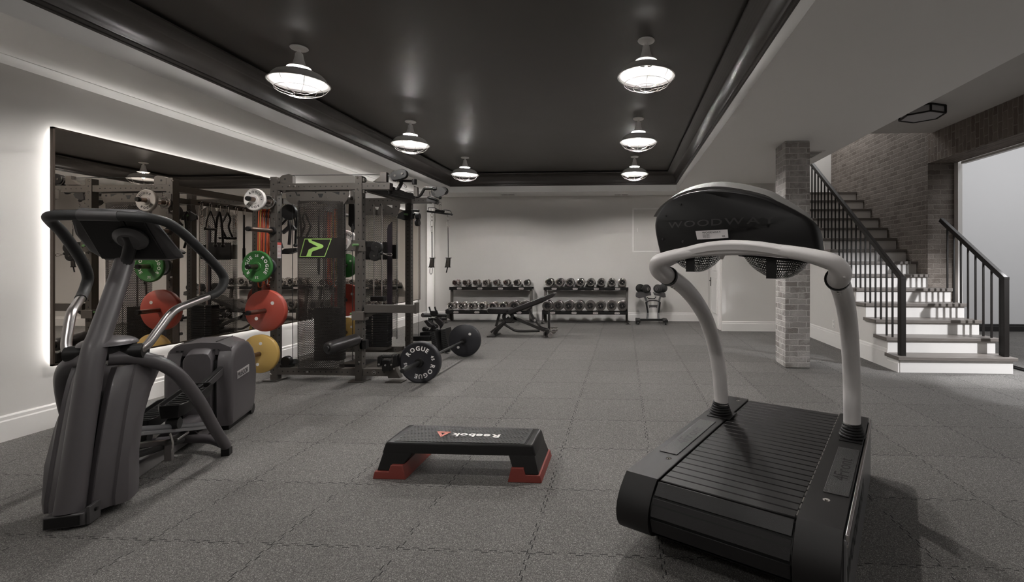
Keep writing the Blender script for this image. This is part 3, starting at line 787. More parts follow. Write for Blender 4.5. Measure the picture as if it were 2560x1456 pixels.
# ================================================================== AEROBIC STEP
stp = thing('aerobic_step', 'black aerobic step with studded top on red riser feet in the middle of the floor', 'aerobic step', (-1.0, 2.95, 0))
nl, nr = PZ(964, 1106, .208), PZ(1330.7, 1114, .208); fl, fr = PZ(1022, 1062.7, .208), PZ(1353.6, 1072.5, .208)
def q4(a, b, c, d, u, v): return (a * (1 - u) + b * u) * (1 - v) + (d * (1 - u) + c * u) * v
corn = (nl, nr, fr, fl)
bx0, bx1, by0, by1 = -1.52, -.487, 2.765, 3.16
def rr_(c, z, ins=0., out_=0.):
    """rounded quad ring"""
    pts = []; ce = sum(c, V((0, 0, 0))) / 4
    for i in range(4):
        p = c[i]; a = c[(i - 1) % 4]; b = c[(i + 1) % 4]
        da = (a - p).normalized(); db = (b - p).normalized(); R = .018
        for t in (0, .33, .67, 1): 
            m_ = p + da * R * (1 - t) ** 2 + db * R * t ** 2
            pts.append(V((m_.x, m_.y, z)) + (V((m_.x, m_.y, 0)) - V((ce.x, ce.y, 0))).normalized() * out_)
    return pts
rb = MB().loft([rr_(corn, .145, out_=.022), rr_(corn, .195, out_=.006), rr_(corn, .207, out_=-.003), rr_(corn, .209, out_=-.01)]).build('platform', BLK, stp, angle=45)
# flared end legs of the platform
for sx in (0, 1):
    u0, u1 = ((.0, .20) if sx == 0 else (.835, 1.0))
    top = [q4(*corn, u0, -.01), q4(*corn, u1, -.01), q4(*corn, u1, 1.01), q4(*corn, u0, 1.01)]
    top = [V((p.x, p.y, .16)) for p in top]
    if sx == 0: lo = [(bx0 + .02, by0 + .012), (bx0 + .155, by0 + .012), (bx0 + .155, by1 - .012), (bx0 + .02, by1 - .012)]
    else: lo = [(bx1 - .165, by0 + .004), (bx1 - .02, by0 + .004), (bx1 - .02, by1 - .012), (bx1 - .165, by1 - .012)]
    if sx == 0: top[0].x -= .01; top[3].x -= .01
    else: top[1].x += .01; top[2].x += .01
    MB().loft([[V((x, y, .045)) for x, y in lo], top]).build('platform_leg', BLK, stp, bevel=.006)
# studded mat
s = MB(); cs = [q4(*corn, u, v) for u, v in ((.055, .04), (.945, .04), (.945, .96), (.055, .96))]
s.prism([V((p.x, p.y, .2085)) for p in cs], (0, 0, .0035)); mt_ = s.build('studded_mat', BLKR, stp)
s = MB()
for i in range(34):
    for j in range(11):
        p = q4(*corn, .07 + .86 * (i + (.5 if j % 2 else 0)) / 34, .07 + .86 * j / 10.6)
        s.cyl((p.x, p.y, .2115), (p.x, p.y, .2145), .0085, .006, 8)
s.build('studs', mat('stud rubber', (.03, .028, .027), .45), mt_)['kind'] = 'stuff'
MB().beam(q4(*corn, .955, .05) + V((0, 0, .002)), q4(*corn, .955, .95) + V((0, 0, .002)), .002, .004).build('end_line', BLK, stp)
cc = PZ(1190, 1087, .216); rt_ = (fl - fr).normalized(); up_ = (nl - fl).normalized()
MB().text('Reebok', cc - up_ * .012, rt_, up_, .072, 1.28, .032, gap=.07).build('logo_lettering', LTR, stp)
s = MB(); tri = [PZ(1092, 1079, .2165), PZ(1129, 1080.5, .2165), PZ(1101.5, 1094, .2165)]; ct = sum(tri, V((0, 0, 0))) / 3
inn = [ct + (p - ct) * .30 for p in tri]
for k in range(3):
    a_, b_, c_, d_ = tri[k], tri[(k + 1) % 3], inn[(k + 1) % 3], inn[k]; m_ = (a_ + b_ + c_ + d_) / 4
    s.prism([m_ + (q - m_) * .93 for q in (a_, b_, c_, d_)], (0, 0, .001))
s.build('logo_mark', PINK, stp)
# red feet
for sx in (0, 1):
    X0 = bx0 if sx == 0 else bx1 - .205; X1 = X0 + .205
    def foot_ring(y):
        if sx == 0: pr = [(X0, 0), (X0 + .012, .045), (X0 + .098, .045), (X0 + .112, .085), (X0 + .185, .085), (X1, 0)]
        else: pr = [(X0, 0), (X0 + .02, .085), (X0 + .093, .085), (X0 + .107, .045), (X1 - .012, .045), (X1, 0)]
        return [V((a, y, b)) for a, b in pr]
    MB().loft([foot_ring(by0), foot_ring(by1)]).build('riser_foot', STEPR, stp, bevel=.003)
# ================================================================== ELLIPTICAL (local: x across to the right, y from the tower to the rear drum)
EA = math.radians(111 - 90)
el = thing('elliptical_trainer', 'charcoal grey elliptical cross-trainer with looping handlebars at the left', 'elliptical trainer', (-2.745, 2.17, 0), EA)
L = dict(parent=el, local=True)
# centre column
MB().tube([(0, .018, .07), (0, .10, .47), (0, .18, .81), (0, .24, .93), (0, .345, 1.13), (0, .44, 1.32)], lambda t: .056 - .012 * t, 22, 5).build('column', GREY, **L)
# front foot block
f = MB().box(-.075, .085, -.03, .075, .012, .075); f.build('front_foot', GREYD, bevel=.006, **L)
MB().box(-.066, .066, -.0335, -.029, .02, .067).build('foot_recess', BLK, **L)
MB().box(.085, .10, -.02, .06, .012, .10).build('foot_clamp', GREYD, bevel=.003, **L)
MB().cyl((.09, .02, .07), (.108, .02, .07), .009).build('bolt', BLK, **L)
MB().cyl((.01, 0, 0), (.01, 0, .014), .022).build('levelling_foot', BLKR, **L)
# tower shroud : two fluted halves
lv = [(.045, .10, .172, .015), (.09, .10, .176, .012), (.27, .11, .172, .05), (.45, .165, .165, .095), (.58, .235, .165, .13), (.68, .31, .172, .165), (.735, .37, .165, .20)]
for sg in (-1, 1):
    rings = []
    for z, tr, hw, tf in lv:
        # from beside the column outwards, with a concave flute, then back
        e = tf + .02
        pr = [(.045, e + .02), (.075, e + .012), (.10, e + .024), (.118, e + .048), (.128, e + .060), (.142, e + .056), (hw, tr + .03), (hw + .004, tr + .06), (hw - .01, tr + .14), (.10, tr + .20), (.045, tr + .22)]
        rings.append([V((sg * a, b, z + (.012 * (a / .17)) if z > .7 else z)) for a, b in pr])
    MB().loft(rings).build('tower_shroud', GREY, bevel=.0, angle=28, **L)
MB().box(-.044, .044, .15, .30, .06, .60).build('shroud_core', BLK, **L)
for sg in (-1, 1): MB().cyl((sg * .135, .285, .705), (sg * .135, .30, .705), .007, n=10).build('shroud_screw', BLK, **L)
# hub with cap
MB().lathe([(0, -.05), (.06, -.05), (.075, -.03), (.078, .02), (.06, .04), (0, .04)], (.0, .27, .83), n=28).build('hub', BLK, **L)
rings = []
for k in range(7):
    t = k / 6; z = .86 + .045 * math.sin(t * PI / 2); r = math.cos(t * PI / 2) * .9 + .02
    rings.append([V((.13 * r * math.cos(a), .30 + .15 * r * math.sin(a), z)) for a in [2 * PI * j / 24 for j in range(24)]])
MB().loft(rings).build('hub_cap', GREY, **L)
MB().cyl((-.17, .29, .815), (.17, .29, .815), .042, n=20).build('pivot_housing', BLK, **L)
# handlebars: silver lower tube and black grip loop
for sg in (-1, 1):
    lower = [(sg * .07, .28, .80), (sg * .13, .275, .812), (sg * .175, .295, .845), (sg * .205, .355, .93), (sg * .235, .43, 1.02), (sg * .27, .52, 1.055), (sg * .325, .66, 1.095)]
    MB().tube(lower, .0225, 16, 6).build('handlebar_tube', BRUSH, **L)
    grip = [(sg * .318, .645, 1.091), (sg * .345, .71, 1.115), (sg * .358, .76, 1.165), (sg * .352, .765, 1.23), (sg * .325, .66, 1.33), (sg * .285, .46, 1.47), (sg * .26, .33, 1.535), (sg * .22, .255, 1.556), (sg * .15, .235, 1.562), (sg * .08, .23, 1.564)]
    MB().tube(grip, .027, 16, 6).build('handlebar_grip', BLKR, **L)
MB().cyl((-.085, .23, 1.564), (.085, .23, 1.564), .029, n=20).build('grip_bridge', GREYD, **L)
# display console (its back is seen)
def cp(x, a, d=0.):   # a : 0 bottom (rear) .. 1 top (front), d : thickness towards the user
    y = .53 - .23 * a; z = 1.325 + .265 * a
    n2 = V((0, .265, .23)).normalized()
    return V((x, y, z)) + n2 * d
ol = [(-.135, 0), (.17, 0), (.232, .045), (.235, .09), (.17, .93), (.12, 1.0), (-.13, 1.0), (-.17, .93), (-.20, .55), (-.185, .20)]
MB().loft([[cp(x * .93, .04 + a * .92, -.012) for x, a in ol], [cp(x, a, .0) for x, a in ol], [cp(x * 1.02, a * 1.02 - .01, .012) for x, a in ol], [cp(x * .98, a, .035) for x, a in ol]]).build('console_housing', GREYD, bevel=.003, **L)
MB().loft([[cp(x * 1.03, a * 1.03 - .015, .012) for x, a in ol], [cp(x * 1.03, a * 1.03 - .015, .018) for x, a in ol]]).build('console_rim', SILV, **L)
for x0, x1 in ((-.135, .055), (.065, .15)):
    MB().prism([cp(x0, .08, -.024), cp(x1 + .02, .08, -.024), cp(x1, .9, -.024), cp(x0 - .0, .9, -.024)], cp(0, 0, .014) - cp(0, 0, 0)).build('rear_cover', BLK, bevel=.004, **L)
MB().lathe([(0, -.02), (.075, -.02), (.08, .01), (.05, .035), (0, .035)], cp(.06, .55, -.03), (V((1, 0, 0)), V((0, -.23, .265)).normalized(), V((0, -.265, -.23)).normalized()), n=24).build('neck_cover', GREYD, **L)
MB().tube([(0, .40, 1.25), (.02, .42, 1.33), (.05, .39, 1.42), (.055, .35, 1.47)], .03, 12).build('neck', BLK, **L)
MB().loft([[V((x, y, z)) for x, y, z in ((-.22, .27, 1.585), (.0, .25, 1.592), (.12, .28, 1.585), (.06, .36, 1.59), (-.2, .38, 1.59))], [V((x, y, z + .008)) for x, y, z in ((-.22, .27, 1.585), (.0, .25, 1.592), (.12, .28, 1.585), (.06, .36, 1.59), (-.2, .38, 1.59))]]).build('reading_rack', BLK, bevel=.002, **L)
for x, a in ((-.08, .95), (-.02, .95), (-.045, .45), (.14, .5), (.02, .13)):
    MB().cyl(cp(x, a, -.02), cp(x, a, -.028), .006, n=10).build('screw', DARK, **L)
# splayed rear legs
for sg in (-1, 1):
    MB().tube([(sg * .03, .24, .79), (sg * .10, .285, .782), (sg * .165, .315, .76), (sg * .225, .365, .71), (sg * .272, .43, .62), (sg * .318, .54, .44), (sg * .345, .66, .24), (sg * .358, .80, .065)], lambda t: .042 - .012 * t, 18, 5).build('splayed_leg', GREY, **L)
    MB().box(sg * .358 - .025, sg * .358 + .025, .785, .835, 0, .05).build('rubber_foot', BLK, bevel=.003, **L)
MB().tube([(-.355, .80, .075), (-.2, .93, .085), (0, .98, .085), (.2, .93, .085), (.355, .80, .075)], .03, 14, 5).build('stabiliser_tube', GREY, **L)
# main frame and ramp rails
MB().beam((-.03, .16, .055), (-.03, 1.35, .055), .10, .085).build('main_beam', mat('overhead lit frame grey', (.17, .16, .16), .38), bevel=.006, **L)  # charcoal frame; overhead light on its top is put into the colour
for sg in (-1, 1):
    MB().beam((sg * .125, .25, .36), (sg * .125, 1.13, .105), .045, .022).build('ramp_rail', SILV, bevel=.004, **L)
    MB().tube([(sg * .125, .25, .385), (sg * .125, .7, .255), (sg * .125, 1.13, .128)], .018, 12, 3).build('ramp_tube', SILV, **L)
    MB().tube([(sg * .09, .3, .22), (sg * .09, .6, .16), (sg * .09, .85, .12)], .02, 10, 2).build('lift_arm', BLK, **L)
MB().loft([[V((x, y, z)) for x, z in ((-.12, .05), (-.12, .11), (-.05, .17), (.05, .17), (.12, .11), (.12, .05))] for y in (1.0, 1.38)]).build('rear_frame_cover', GREY, bevel=.006, **L)
MB().box(-.11, -.06, .60, .63, .07, .20).box(-.11, .15, .60, .63, .17, .20).box(.11, .15, .60, .63, .07, .20).box(.105, .155, .66, .80, .175, .19).build('ramp_bracket', BRUSH, bevel=.003, **L)
MB().tube([(.13, .62, .10), (.155, .60, .17), (.15, .58, .25)], .006, 8).build('bracket_pin', CHROME, **L)
# pedals with foot rails
for sg, y0, z0, yb, zb in ((1, .60, .385, 1.34, .49), (-1, .86, .235, 1.34, .22)):
    def dk(x, t, h=0.):
        y = y0 + .40 * t; z = z0 + .045 * t
        return V((sg * .14 + x, y, z + h))
    outl = [(-.05, -.02), (.05, -.02), (.075, .08), (.08, .9), (.055, 1.0), (-.055, 1.0), (-.08, .9), (-.075, .08)]
    pd = MB().loft([[dk(x * .85, t, -.045) for x, t in outl], [dk(x, t, .0) for x, t in outl], [dk(x, t, .035) for x, t in outl], [dk(x * .90, .02 + t * .96, .035) for x, t in outl], [dk(x * .88, .03 + t * .94, .006) for x, t in outl]]).build('pedal', BLK, bevel=.003, **L)
    for k in range(9):
        MB().beam(dk(-.055, .12 + k * .09, .008), dk(.055, .12 + k * .09, .008), .012, .006).build('tread_rib', BLKR, pd, local=True)
    a = dk(0, .15, -.05); b = V((sg * .14, yb, zb))
    MB().beam(a, b, .035, .055).build('foot_rail', GREYD, bevel=.006, **L)
    MB().beam(dk(0, .85, .0), b + V((0, .12, .03)), .03, .05).build('crank_link', BLK, bevel=.004, **L)
    MB().cyl(dk(-.03, .12, -.10), dk(.03, .12, -.10), .035, n=18).build('ramp_roller', BLKR, **L)
    MB().beam(dk(0, .12, -.10), dk(0, .22, -.03), .03, .04).build('roller_bracket', BLK, bevel=.003, **L)
# rear drum housing : centre body, side pods, slots between
def hp(y0, y1, x0, x1, zt, zb=.055, crown=.05, rake=.0):
    """rounded box ring stack along y"""
    R = []
    for k in range(9):
        t = k / 8; y = y0 + (y1 - y0) * t
        bow = math.sin(PI * min(1, max(0, t))) ** .6 if k not in (0, 8) else 0
        top = zt - crown * (abs(2 * t - 1) ** 3); bt = zb + .05 * (abs(2 * t - 1) ** 4)
        R.append([V((x0, y, bt)), V((x0, y, top - .05)), V((x0 + .02, y, top - .012)), V((x0 + .05, y, top)), V((x1 - .05, y, top)), V((x1 - .02, y, top - .012)), V((x1, y, top - .05)), V((x1, y, bt))])
    return R
def pod(sg):
    xi, xo = .115, .195
    R = []
    prof = [(1.30, .055), (1.285, .18), (1.285, .45), (1.305, .58), (1.34, .645), (1.42, .675), (1.53, .68), (1.63, .655), (1.71, .60), (1.765, .51), (1.785, .38), (1.775, .22), (1.74, .10), (1.70, .055)]
    c = V((0, 1.53, .36))
    for x, s_ in ((xi, 1.0), (xo - .012, 1.0), (xo + .008, .985), (xo + .018, .94), (xo + .020, .86)):
        R.append([V((sg * x, c.y + (y - c.y) * s_, c.z + (z - c.z) * s_)) for y, z in prof])
    return R
for sg in (-1, 1):
    pdo = MB().loft(pod(sg)).build('drum_side_cover', GREY, bevel=.003, angle=40, **L)
    if sg == 1:
        pl = MB().prism([(.2165, 1.37, .395), (.2165, 1.60, .405), (.2165, 1.60, .465), (.2165, 1.37, .455)], (.004, 0, 0)).build('name_plate', mat('name plate silver', (.42, .40, .40), .4, .2), pdo, local=True, bevel=.001)
        MB().text('PRECOR', (.2212, 1.475, .411), (0, 1, .04), (0, 0, 1), .05, 1.05, .03, gap=.04).build('name_lettering', LTRB, pdo, local=True)
    MB().box(sg * .115 - .028, sg * .115 + .028, 1.31, 1.70, .10, .56).build('arm_slot', DARK, **L)
MB().loft(hp(1.27, 1.77, -.088, .088, .685, .06, .06)).build('drum_centre_cover', GREY, bevel=.004, angle=35, **L)
MB().loft([[V((x, y, z)) for x, z in ((-.20, .60), (-.19, .655), (-.12, .692), (0, .70), (.12, .692), (.19, .655), (.20, .60))] for y in (1.33, 1.40)] + [[V((x, y, z)) for x, z in ((-.20, .62), (-.19, .67), (-.12, .702), (0, .708), (.12, .702), (.19, .67), (.20, .62))] for y in (1.46, 1.60)] + [[V((x, 1.72, z)) for x, z in ((-.20, .52), (-.19, .58), (-.12, .625), (0, .63), (.12, .625), (.19, .58), (.20, .52))]]).build('drum_top_cover', GREY, bevel=.002, angle=35, **L)
for x in (-.10, .10):
    MB().box(x - .0015, x + .0015, 1.32, 1.62, .700, .7065).build('panel_gap', DARK, **L)
for x in (-.145, -.115, .115, .085): MB().cyl((x, 1.318, .64), (x, 1.33, .64), .006, n=8).build('cover_screw', DARK, **L)
for sg in (-1, 1): MB().cyl((sg * .15, 1.80, .045), (sg * .18, 1.80, .045), .045, n=20).build('transport_wheel', BLKR, **L)
MB().box(-.16, .16, 1.38, 1.78, .0, .06).build('rear_base', BLK, **L)
# ================================================================== CABLE RACK
FY, RY = 5.0, 6.22                      # front and rear frame planes
rk = thing('cable_power_rack', 'tall black steel power rack with two cable weight stacks in front of the mirror', 'power rack', (-3.4, 5.6, 0))
L = dict(parent=rk)
PX = [-3.915, -2.945]                   # left edges of the uprights (front)
W3 = .075; TOP = 2.262
def upright(x, y):
    s = MB().box(x, x + W3, y, y + W3, .012, TOP)
    s.m(1)
    z = .12
    while z < TOP - .03:
        s.cyl((x + W3 / 2, y - .0008, z), (x + W3 / 2, y + .001, z), .0075, n=8)
        s.cyl((x + W3 + .0008, y + W3 / 2, z), (x + W3 - .001, y + W3 / 2, z), .0105, n=8)
        z += .0508 * (1.5 if y < 5.5 else 1)
    o = s.build('upright', [STEEL, DARK], **L)
    MB().box(x - .06, x + W3 + .03, y - .04, y + W3 + .05, 0, .012).build('foot_plate', STEEL, bevel=.002, **L)
    return o
RXR = P(1013, 657, RY).x
RXL = -3.915
for x, y in ((PX[0], FY), (PX[1], FY), (RXR, RY), (RXL, RY)): upright(x, y)
def hbeam(x0, x1, y, z0, z1, holes=True, nm='crossmember'):
    s = MB().box(x0, x1, y, y + W3, z0, z1); s.m(1)
    if holes:
        x = x0 + .06
        while x < x1 - .03:
            s.cyl((x, y - .0008, (z0 + z1) / 2), (x, y + .001, (z0 + z1) / 2), .0072, n=8); x += .062
    return s.build(nm, [STEEL, DARK], bevel=0, **L)
xe = P(973, 657, FY).x
hbeam(PX[0] + W3, PX[1], FY + .01, 2.115, 2.188); hbeam(PX[1] + W3, xe, FY + .01, 2.115, 2.188)
hbeam(PX[0] + W3, PX[1], FY + .01, .066, .142); hbeam(PX[1] + W3, P(966, 657, FY).x, FY + .01, .066, .142)
hbeam(P(900, 657, RY).x - .6, P(1075, 657, RY).x, RY - .01, 2.115, 2.188); hbeam(RXL + W3, P(1005, 657, RY).x, RY, .09, .165)
for x in (PX[0], PX[1]):
    MB().box(x, x + W3, FY + W3, RY, 2.115, 2.188).build('side_rail', STEEL, **L)
    MB().box(x, x + W3, FY + W3, RY, .066, .142).build('side_rail', STEEL, **L)
bolt0 = MB().lathe([(0, -.008), (.010, -.007), (.0135, 0), (.0, 0)], (0, 0, 0), 'y', n=12).build('bolt', CHROME, rk, local=True)
bl = []
for px, py in ((676, 450), (894, 445), (894, 474), (677, 527), (677, 570), (677, 605), (678, 655), (678, 694), (677, 907), (677, 936), (899, 905)): bl.append(P(px, py, FY - .001))
for px, py in ((725, 466), (739, 466), (769, 930.5), (935, 932)): bl.append(P(px, py, FY + .009))
for px, py in ((1017, 508),): bl.append(P(px, py, RY - .001))
fb = True
for p in bl:
    b = bolt0 if fb else bolt0.copy()
    if not fb: COL.objects.link(b)
    fb = False
    b.location = p - V((-3.4, 5.6, 0))
for px, py in ((692, 451), (692, 483), (911, 450), (911, 479)):
    p = P(px, py, FY + .04); x = PX[0] + W3 if px < 800 else PX[1] + W3
    MB().box(x, x + .02, FY + .02, FY + .06, p.z - .02, p.z + .02).build('corner_gusset', STEEL, **L)
    MB().sphere((x + .024, FY + .04, p.z), .013, 10).build('bolt', CHROME, **L)
# big plates under the top beams
def plate(pxs, y, th, m=STEEL, nm='bracket_plate', holes=()):
    s = MB().prism([P(px, py, y) for px, py in pxs], (0, th, 0)); s.m(1)
    for h in holes:
        if isinstance(h, tuple): c = P(h[0], h[1], y); s.cyl(c + V((0, -.001, 0)), c + V((0, .001, 0)), h[2], n=10)
        else: s.prism([P(a, b, y - .001) for a, b in h], (0, .002, 0))
    return s.build(nm, [m, DARK], **L)
z7 = lambda x, y: (640 + x / 5.2, 420 + y / 5.2)
z8 = lambda x, y: (860 + x / 5.2, 420 + y / 5.2)
z9 = lambda x, y: (640 + x / 5.2, 700 + y / 5.2)
plate([z7(*q) for q in ((385, 288), (1205, 288), (1212, 340), (1185, 415), (1135, 480), (1100, 508), (1060, 470), (900, 450), (740, 446), (600, 462), (520, 482), (440, 455), (400, 420), (385, 350))], FY + .03, .006, nm='pulley_plate', holes=[z7(447, 363) + (.011,), z7(560, 354) + (.011,), z7(562, 433) + (.009,), z7(777, 320) + (.009,), z7(903, 318) + (.009,), z7(1145, 335) + (.012,), z7(1085, 440) + (.008,), z7(740, 386) + (.007,),
    [z7(505, 310), z7(525, 310), z7(545, 360), z7(530, 362)], [z7(800, 335), z7(876, 335), z7(855, 385), z7(825, 385)], [z7(985, 312), z7(1085, 310), z7(1080, 350)]])
MB().cyl(P(*z7(935, 384), FY + .028), P(*z7(935, 384), FY + .032), .010, n=12).build('bolt', CHROME, **L)
plate([z8(*q) for q in ((265, 458), (728, 455), (730, 500), (700, 600), (655, 640), (610, 620), (560, 610), (265, 615))], RY - .015, .006, nm='pulley_plate', holes=[z8(377, 490) + (.013,), z8(478, 482) + (.013,), z8(344, 548) + (.009,), z8(510, 547) + (.009,), z8(677, 503) + (.011,), z8(626, 592) + (.009,)])
for q in ([z8(400, 505), z8(455, 508), z8(442, 545), z8(418, 545)], [z8(555, 483), z8(628, 483), z8(628, 522)]):
    MB().prism([P(a, b, RY - .017) for a, b in q], (0, .001, 0)).build('plate_cutout', WALL, **L)
# upright pulley block on top and top cable
plate([z7(*q) for q in ((313, 200), (313, 120), (345, 95), (425, 80), (455, 88), (475, 105), (475, 200))], FY + .02, .05, nm='pulley_block', holes=[z7(377, 147) + (.012,)])
CAB = mat('black cable', (.012, .012, .012), .4)
def cable(p, q, r=.0035, nm='cable'): return MB().cyl(p, q, r, n=6).build(nm, CAB, **L)
cable(P(730, 438.5, FY + .04), P(950, 437, FY + .04))
for a, b in (((704, 480), (704, 900)), ((731, 480), (732, 895))): cable(P(*a, FY + .12), P(*b, FY + .12))
cable(P(862, 478, FY + .2), P(862, 690, FY + .2)); cable(P(881, 560, FY + .2), P(881, 900, FY + .2))
# perforated shrouds
def shroud(cx, cy, R, z0, z1, a0, a1, m, scal, nm='perforated_shroud'):
    s = MB(); N_ = 40; M_ = 10; g = []
    for i in range(N_ + 1):
        a = a0 + (a1 - a0) * i / N_
        g.append([(s._v((cx + R * math.cos(a), cy + R * scal * math.sin(a), z0 + (z1 - z0) * j / M_)), (a * R * .98, z0 + (z1 - z0) * j / M_)) for j in range(M_ + 1)])
    for i in range(N_):
        for j in range(M_):
            q = [g[i][j], g[i + 1][j], g[i + 1][j + 1], g[i][j + 1]]; s.face([k[0] for k in q], [k[1] for k in q])
    return s.build(nm, m, **L)
SX, SR = P(801, 657, FY + .03).x, .262
shroud(SX, FY + .05, SR, .14, 1.985, PI * 1.0, PI * 2.0, PERF, .5)
SX2 = P(948, 657, RY).x
shroud(SX2, RY + .0, .235, .27, 1.99, 0, PI, PERF2, .95)
# decal on the near shroud: lime parallelogram outline and chevron, wrapped round the shroud
def on_sh(px, py, lift=.003):
    d = V(ray(px, py)); R = SR + lift; k = 4.6
    for _ in range(40):
        p = V((d.x * k, d.y * k, H_ + d.z * k))
        x = (p.x - SX) / R; x = max(-.999, min(.999, x)); yy = FY + .05 - math.sqrt(1 - x * x) * (SR * .5 + lift)
        k = yy / d.y
    return V((d.x * k, d.y * k, H_ + d.z * k))
def decal(poly, nm, m, sub=8, lift=.003):
    """polygon strip given as list of quads in photo space"""
    s = MB()
    for a, b, c, d in poly:
        g = [[s._v(on_sh(*[((a[k] * (1 - t) + b[k] * t) * (1 - u) + (d[k] * (1 - t) + c[k] * t) * u) for k in (0, 1)], lift)) for u in [j / sub for j in range(sub + 1)]] for t in [i / sub for i in range(sub + 1)]]
        for i in range(sub):
            for j in range(sub): s.face((g[i][j], g[i + 1][j], g[i + 1][j + 1], g[i][j + 1]))
    return s.build(nm, m, **L)
Z = z7
T = 1.6
o4 = [Z(630, 920), Z(985, 920), Z(895, 1158), Z(565, 1158)]
i4 = [Z(638, 930), Z(972, 930), Z(888, 1149), Z(579, 1149)]
decal([(o4[k], o4[(k + 1) % 4], i4[(k + 1) % 4], i4[k]) for k in range(4)] + [(Z(675, 930), Z(718, 930), Z(728, 948), Z(688, 966)), (Z(688, 966), Z(728, 948), Z(866, 1000), Z(806, 1026)), (Z(806, 1026), Z(866, 1000), Z(878, 1020), Z(862, 1042)), (Z(806, 1026), Z(862, 1042), Z(736, 1086), Z(740, 1034)), (Z(740, 1034), Z(736, 1086), Z(728, 1098), Z(684, 1064)), (Z(684, 1064), Z(728, 1098), Z(712, 1152), Z(652, 1152))], 'emblem', LIME)
# weight stacks
def stack(x, y, w, d, z0, z1, n, nm):
    th = (z1 - z0) / n
    for k in range(n):
        MB().box(x - w / 2, x + w / 2, y - d / 2, y + d / 2, z0 + k * th, z0 + (k + 1) * th - .0035).build('stack_plate', BLK, bevel=.002, seg=1, **L)
    for dx in (-.055, .055): MB().cyl((x + dx, y - d * .2, z0), (x + dx, y - d * .2, 2.1), .009, n=10).build('guide_rod', CHROME, **L)
S2X = P(941, 657, RY - .18).x
stack(S2X, RY - .12, .30, .12, .20, .735, 17, 'r')
for k in range(17):
    z = .20 + .0315 * (k + .5)
    MB().cyl((S2X - .055, RY - .182, z), (S2X - .055, RY - .178, z), .010, n=10).build('pin_hole_ring', CHROME, **L)
MB().box(S2X - .09, S2X + .09, RY - .17, RY - .08, .80, .86).build('stack_carriage', BLK, bevel=.006, **L)
stack(SX, FY + .20, .30, .12, .20, .80, 16, 'f')
MB().box(P(912, 657, RY).x - .02, P(972, 657, RY).x + .05, RY - .2, RY - .02, .155, .195).build('stack_base', STEEL, **L)
MB().prism([P(*z8(*q), RY + .01) for q in ((560, 800), (575, 745), (620, 700), (620, 2200), (560, 2200))], (0, .02, 0)).build('rear_guard_panel', mat('dark violet plastic', (.022, .016, .022), .4), **L)
MB().box(P(912, 0, RY).x, P(968, 0, RY).x, RY - .0, RY + .01, P(0, 650, RY).z, P(0, 608, RY).z).build('shroud_badge', BLK, **L)
# warning label on the front left upright
lb = MB().prism([P(*q, FY + .03) for q in ((687, 606), (697.5, 606), (697.5, 646), (687, 646))], (0, .001, 0))
x_ = PX[0] + W3 + .001
la = MB().box(x_, x_ + .001, FY + .008, FY + .066, 1.36, 1.535).build('warning_label', PLBL, **L)
MB().box(x_ + .001, x_ + .0015, FY + .008, FY + .066, 1.505, 1.535).build('label_header', mat('label red', (.5, .08, .07), .5), la)
s = MB()
for k in range(9): s.box(x_ + .001, x_ + .0015, FY + .014, FY + .060, 1.372 + k * .0145, 1.376 + k * .0145)
s.build('label_print', mat('label print', (.3, .12, .12), .6), la)
# storage pegs on the front left upright
PEGS = {'white': 1.974, 'empty': 1.66, 'green': 1.268, 'red': .788, 'yellow': .335}
PGX = PX[0] + W3 / 2 - .005
for k, z in PEGS.items():
    if k == 'empty': pass
    pg = MB().cyl((PGX, FY - .005, z), (PGX, FY - .355, z), .024, n=18).build('storage_peg', mat('peg steel', (.20, .15, .125), .28, .9), **L)
    MB().lathe([(0, -.362), (.022, -.362), (.026, -.352), (.026, -.335), (.024, -.33), (0, -.33)], (PGX, FY, z), 'y', n=18).build('peg_end', BLK, pg)
    MB().lathe([(0, -.03), (.040, -.03), (.045, -.006), (0, -.0)], (PGX, FY, z), 'y', n=20).build('peg_flange', BLK, pg)
    MB().box(PGX - .022, PGX + .022, FY - .006, FY, z - .11, z + .11).build('peg_bracket', STEEL, pg, bevel=.002)
for z in (1.974, 1.268, .788, .335):
    MB().cyl((RXL + W3 / 2, RY + W3, z), (RXL + W3 / 2, RY + W3 + .33, z), .024, n=14).build('storage_peg', STEEL, **L)
# trolley on the right upright with green pin
tr = MB().prism([P(*z8(*q), FY - .012) for q in ((100, 940), (270, 940), (280, 1085), (10, 1085), (15, 1060), (45, 1045), (85, 985))], (0, .012, 0)).build('cable_trolley', STEEL, bevel=.002, **L)
MB().cyl(P(*z8(112, 1003), FY - .07), P(*z8(185, 1003), FY - .012), .014, n=14).build('release_pin', GPIN, tr)
for q in ((22, 1072), (105, 1073), (237, 1018), (105, 948)): MB().sphere(P(*z8(*q), FY - .014), .010, 8).build('bolt', BLK, tr)
MB().box(P(*z8(265, 0), FY).x, P(*z8(370, 0), FY).x, FY + .01, FY + .05, P(0, 618, FY).z, P(0, 606, FY).z).build('trolley_arm', BLK, tr)
for q, r in (((430, 1035), .062), ((405, 1140), .060)):
    c = P(*z8(*q), FY - .01); MB().lathe([(0, -.022), (r * .9, -.022), (r, -.016), (r, .016), (r * .9, .022), (0, .022)], c, 'y', n=26).build('trolley_pulley', BLK, tr)
    MB().cyl(c + V((0, -.026, 0)), c + V((0, -.02, 0)), .011, n=12).build('pulley_bolt', STEEL, tr)
MB().beam(P(*z8(430, 1035), FY - .034), P(*z8(405, 1140), FY - .034), .006, .05, (1, 0, 0)).build('pulley_link', BLK, tr)
MB().sphere(P(*z8(490, 1110), FY - .01), .020, 12).build('cable_ball', BLK, tr)
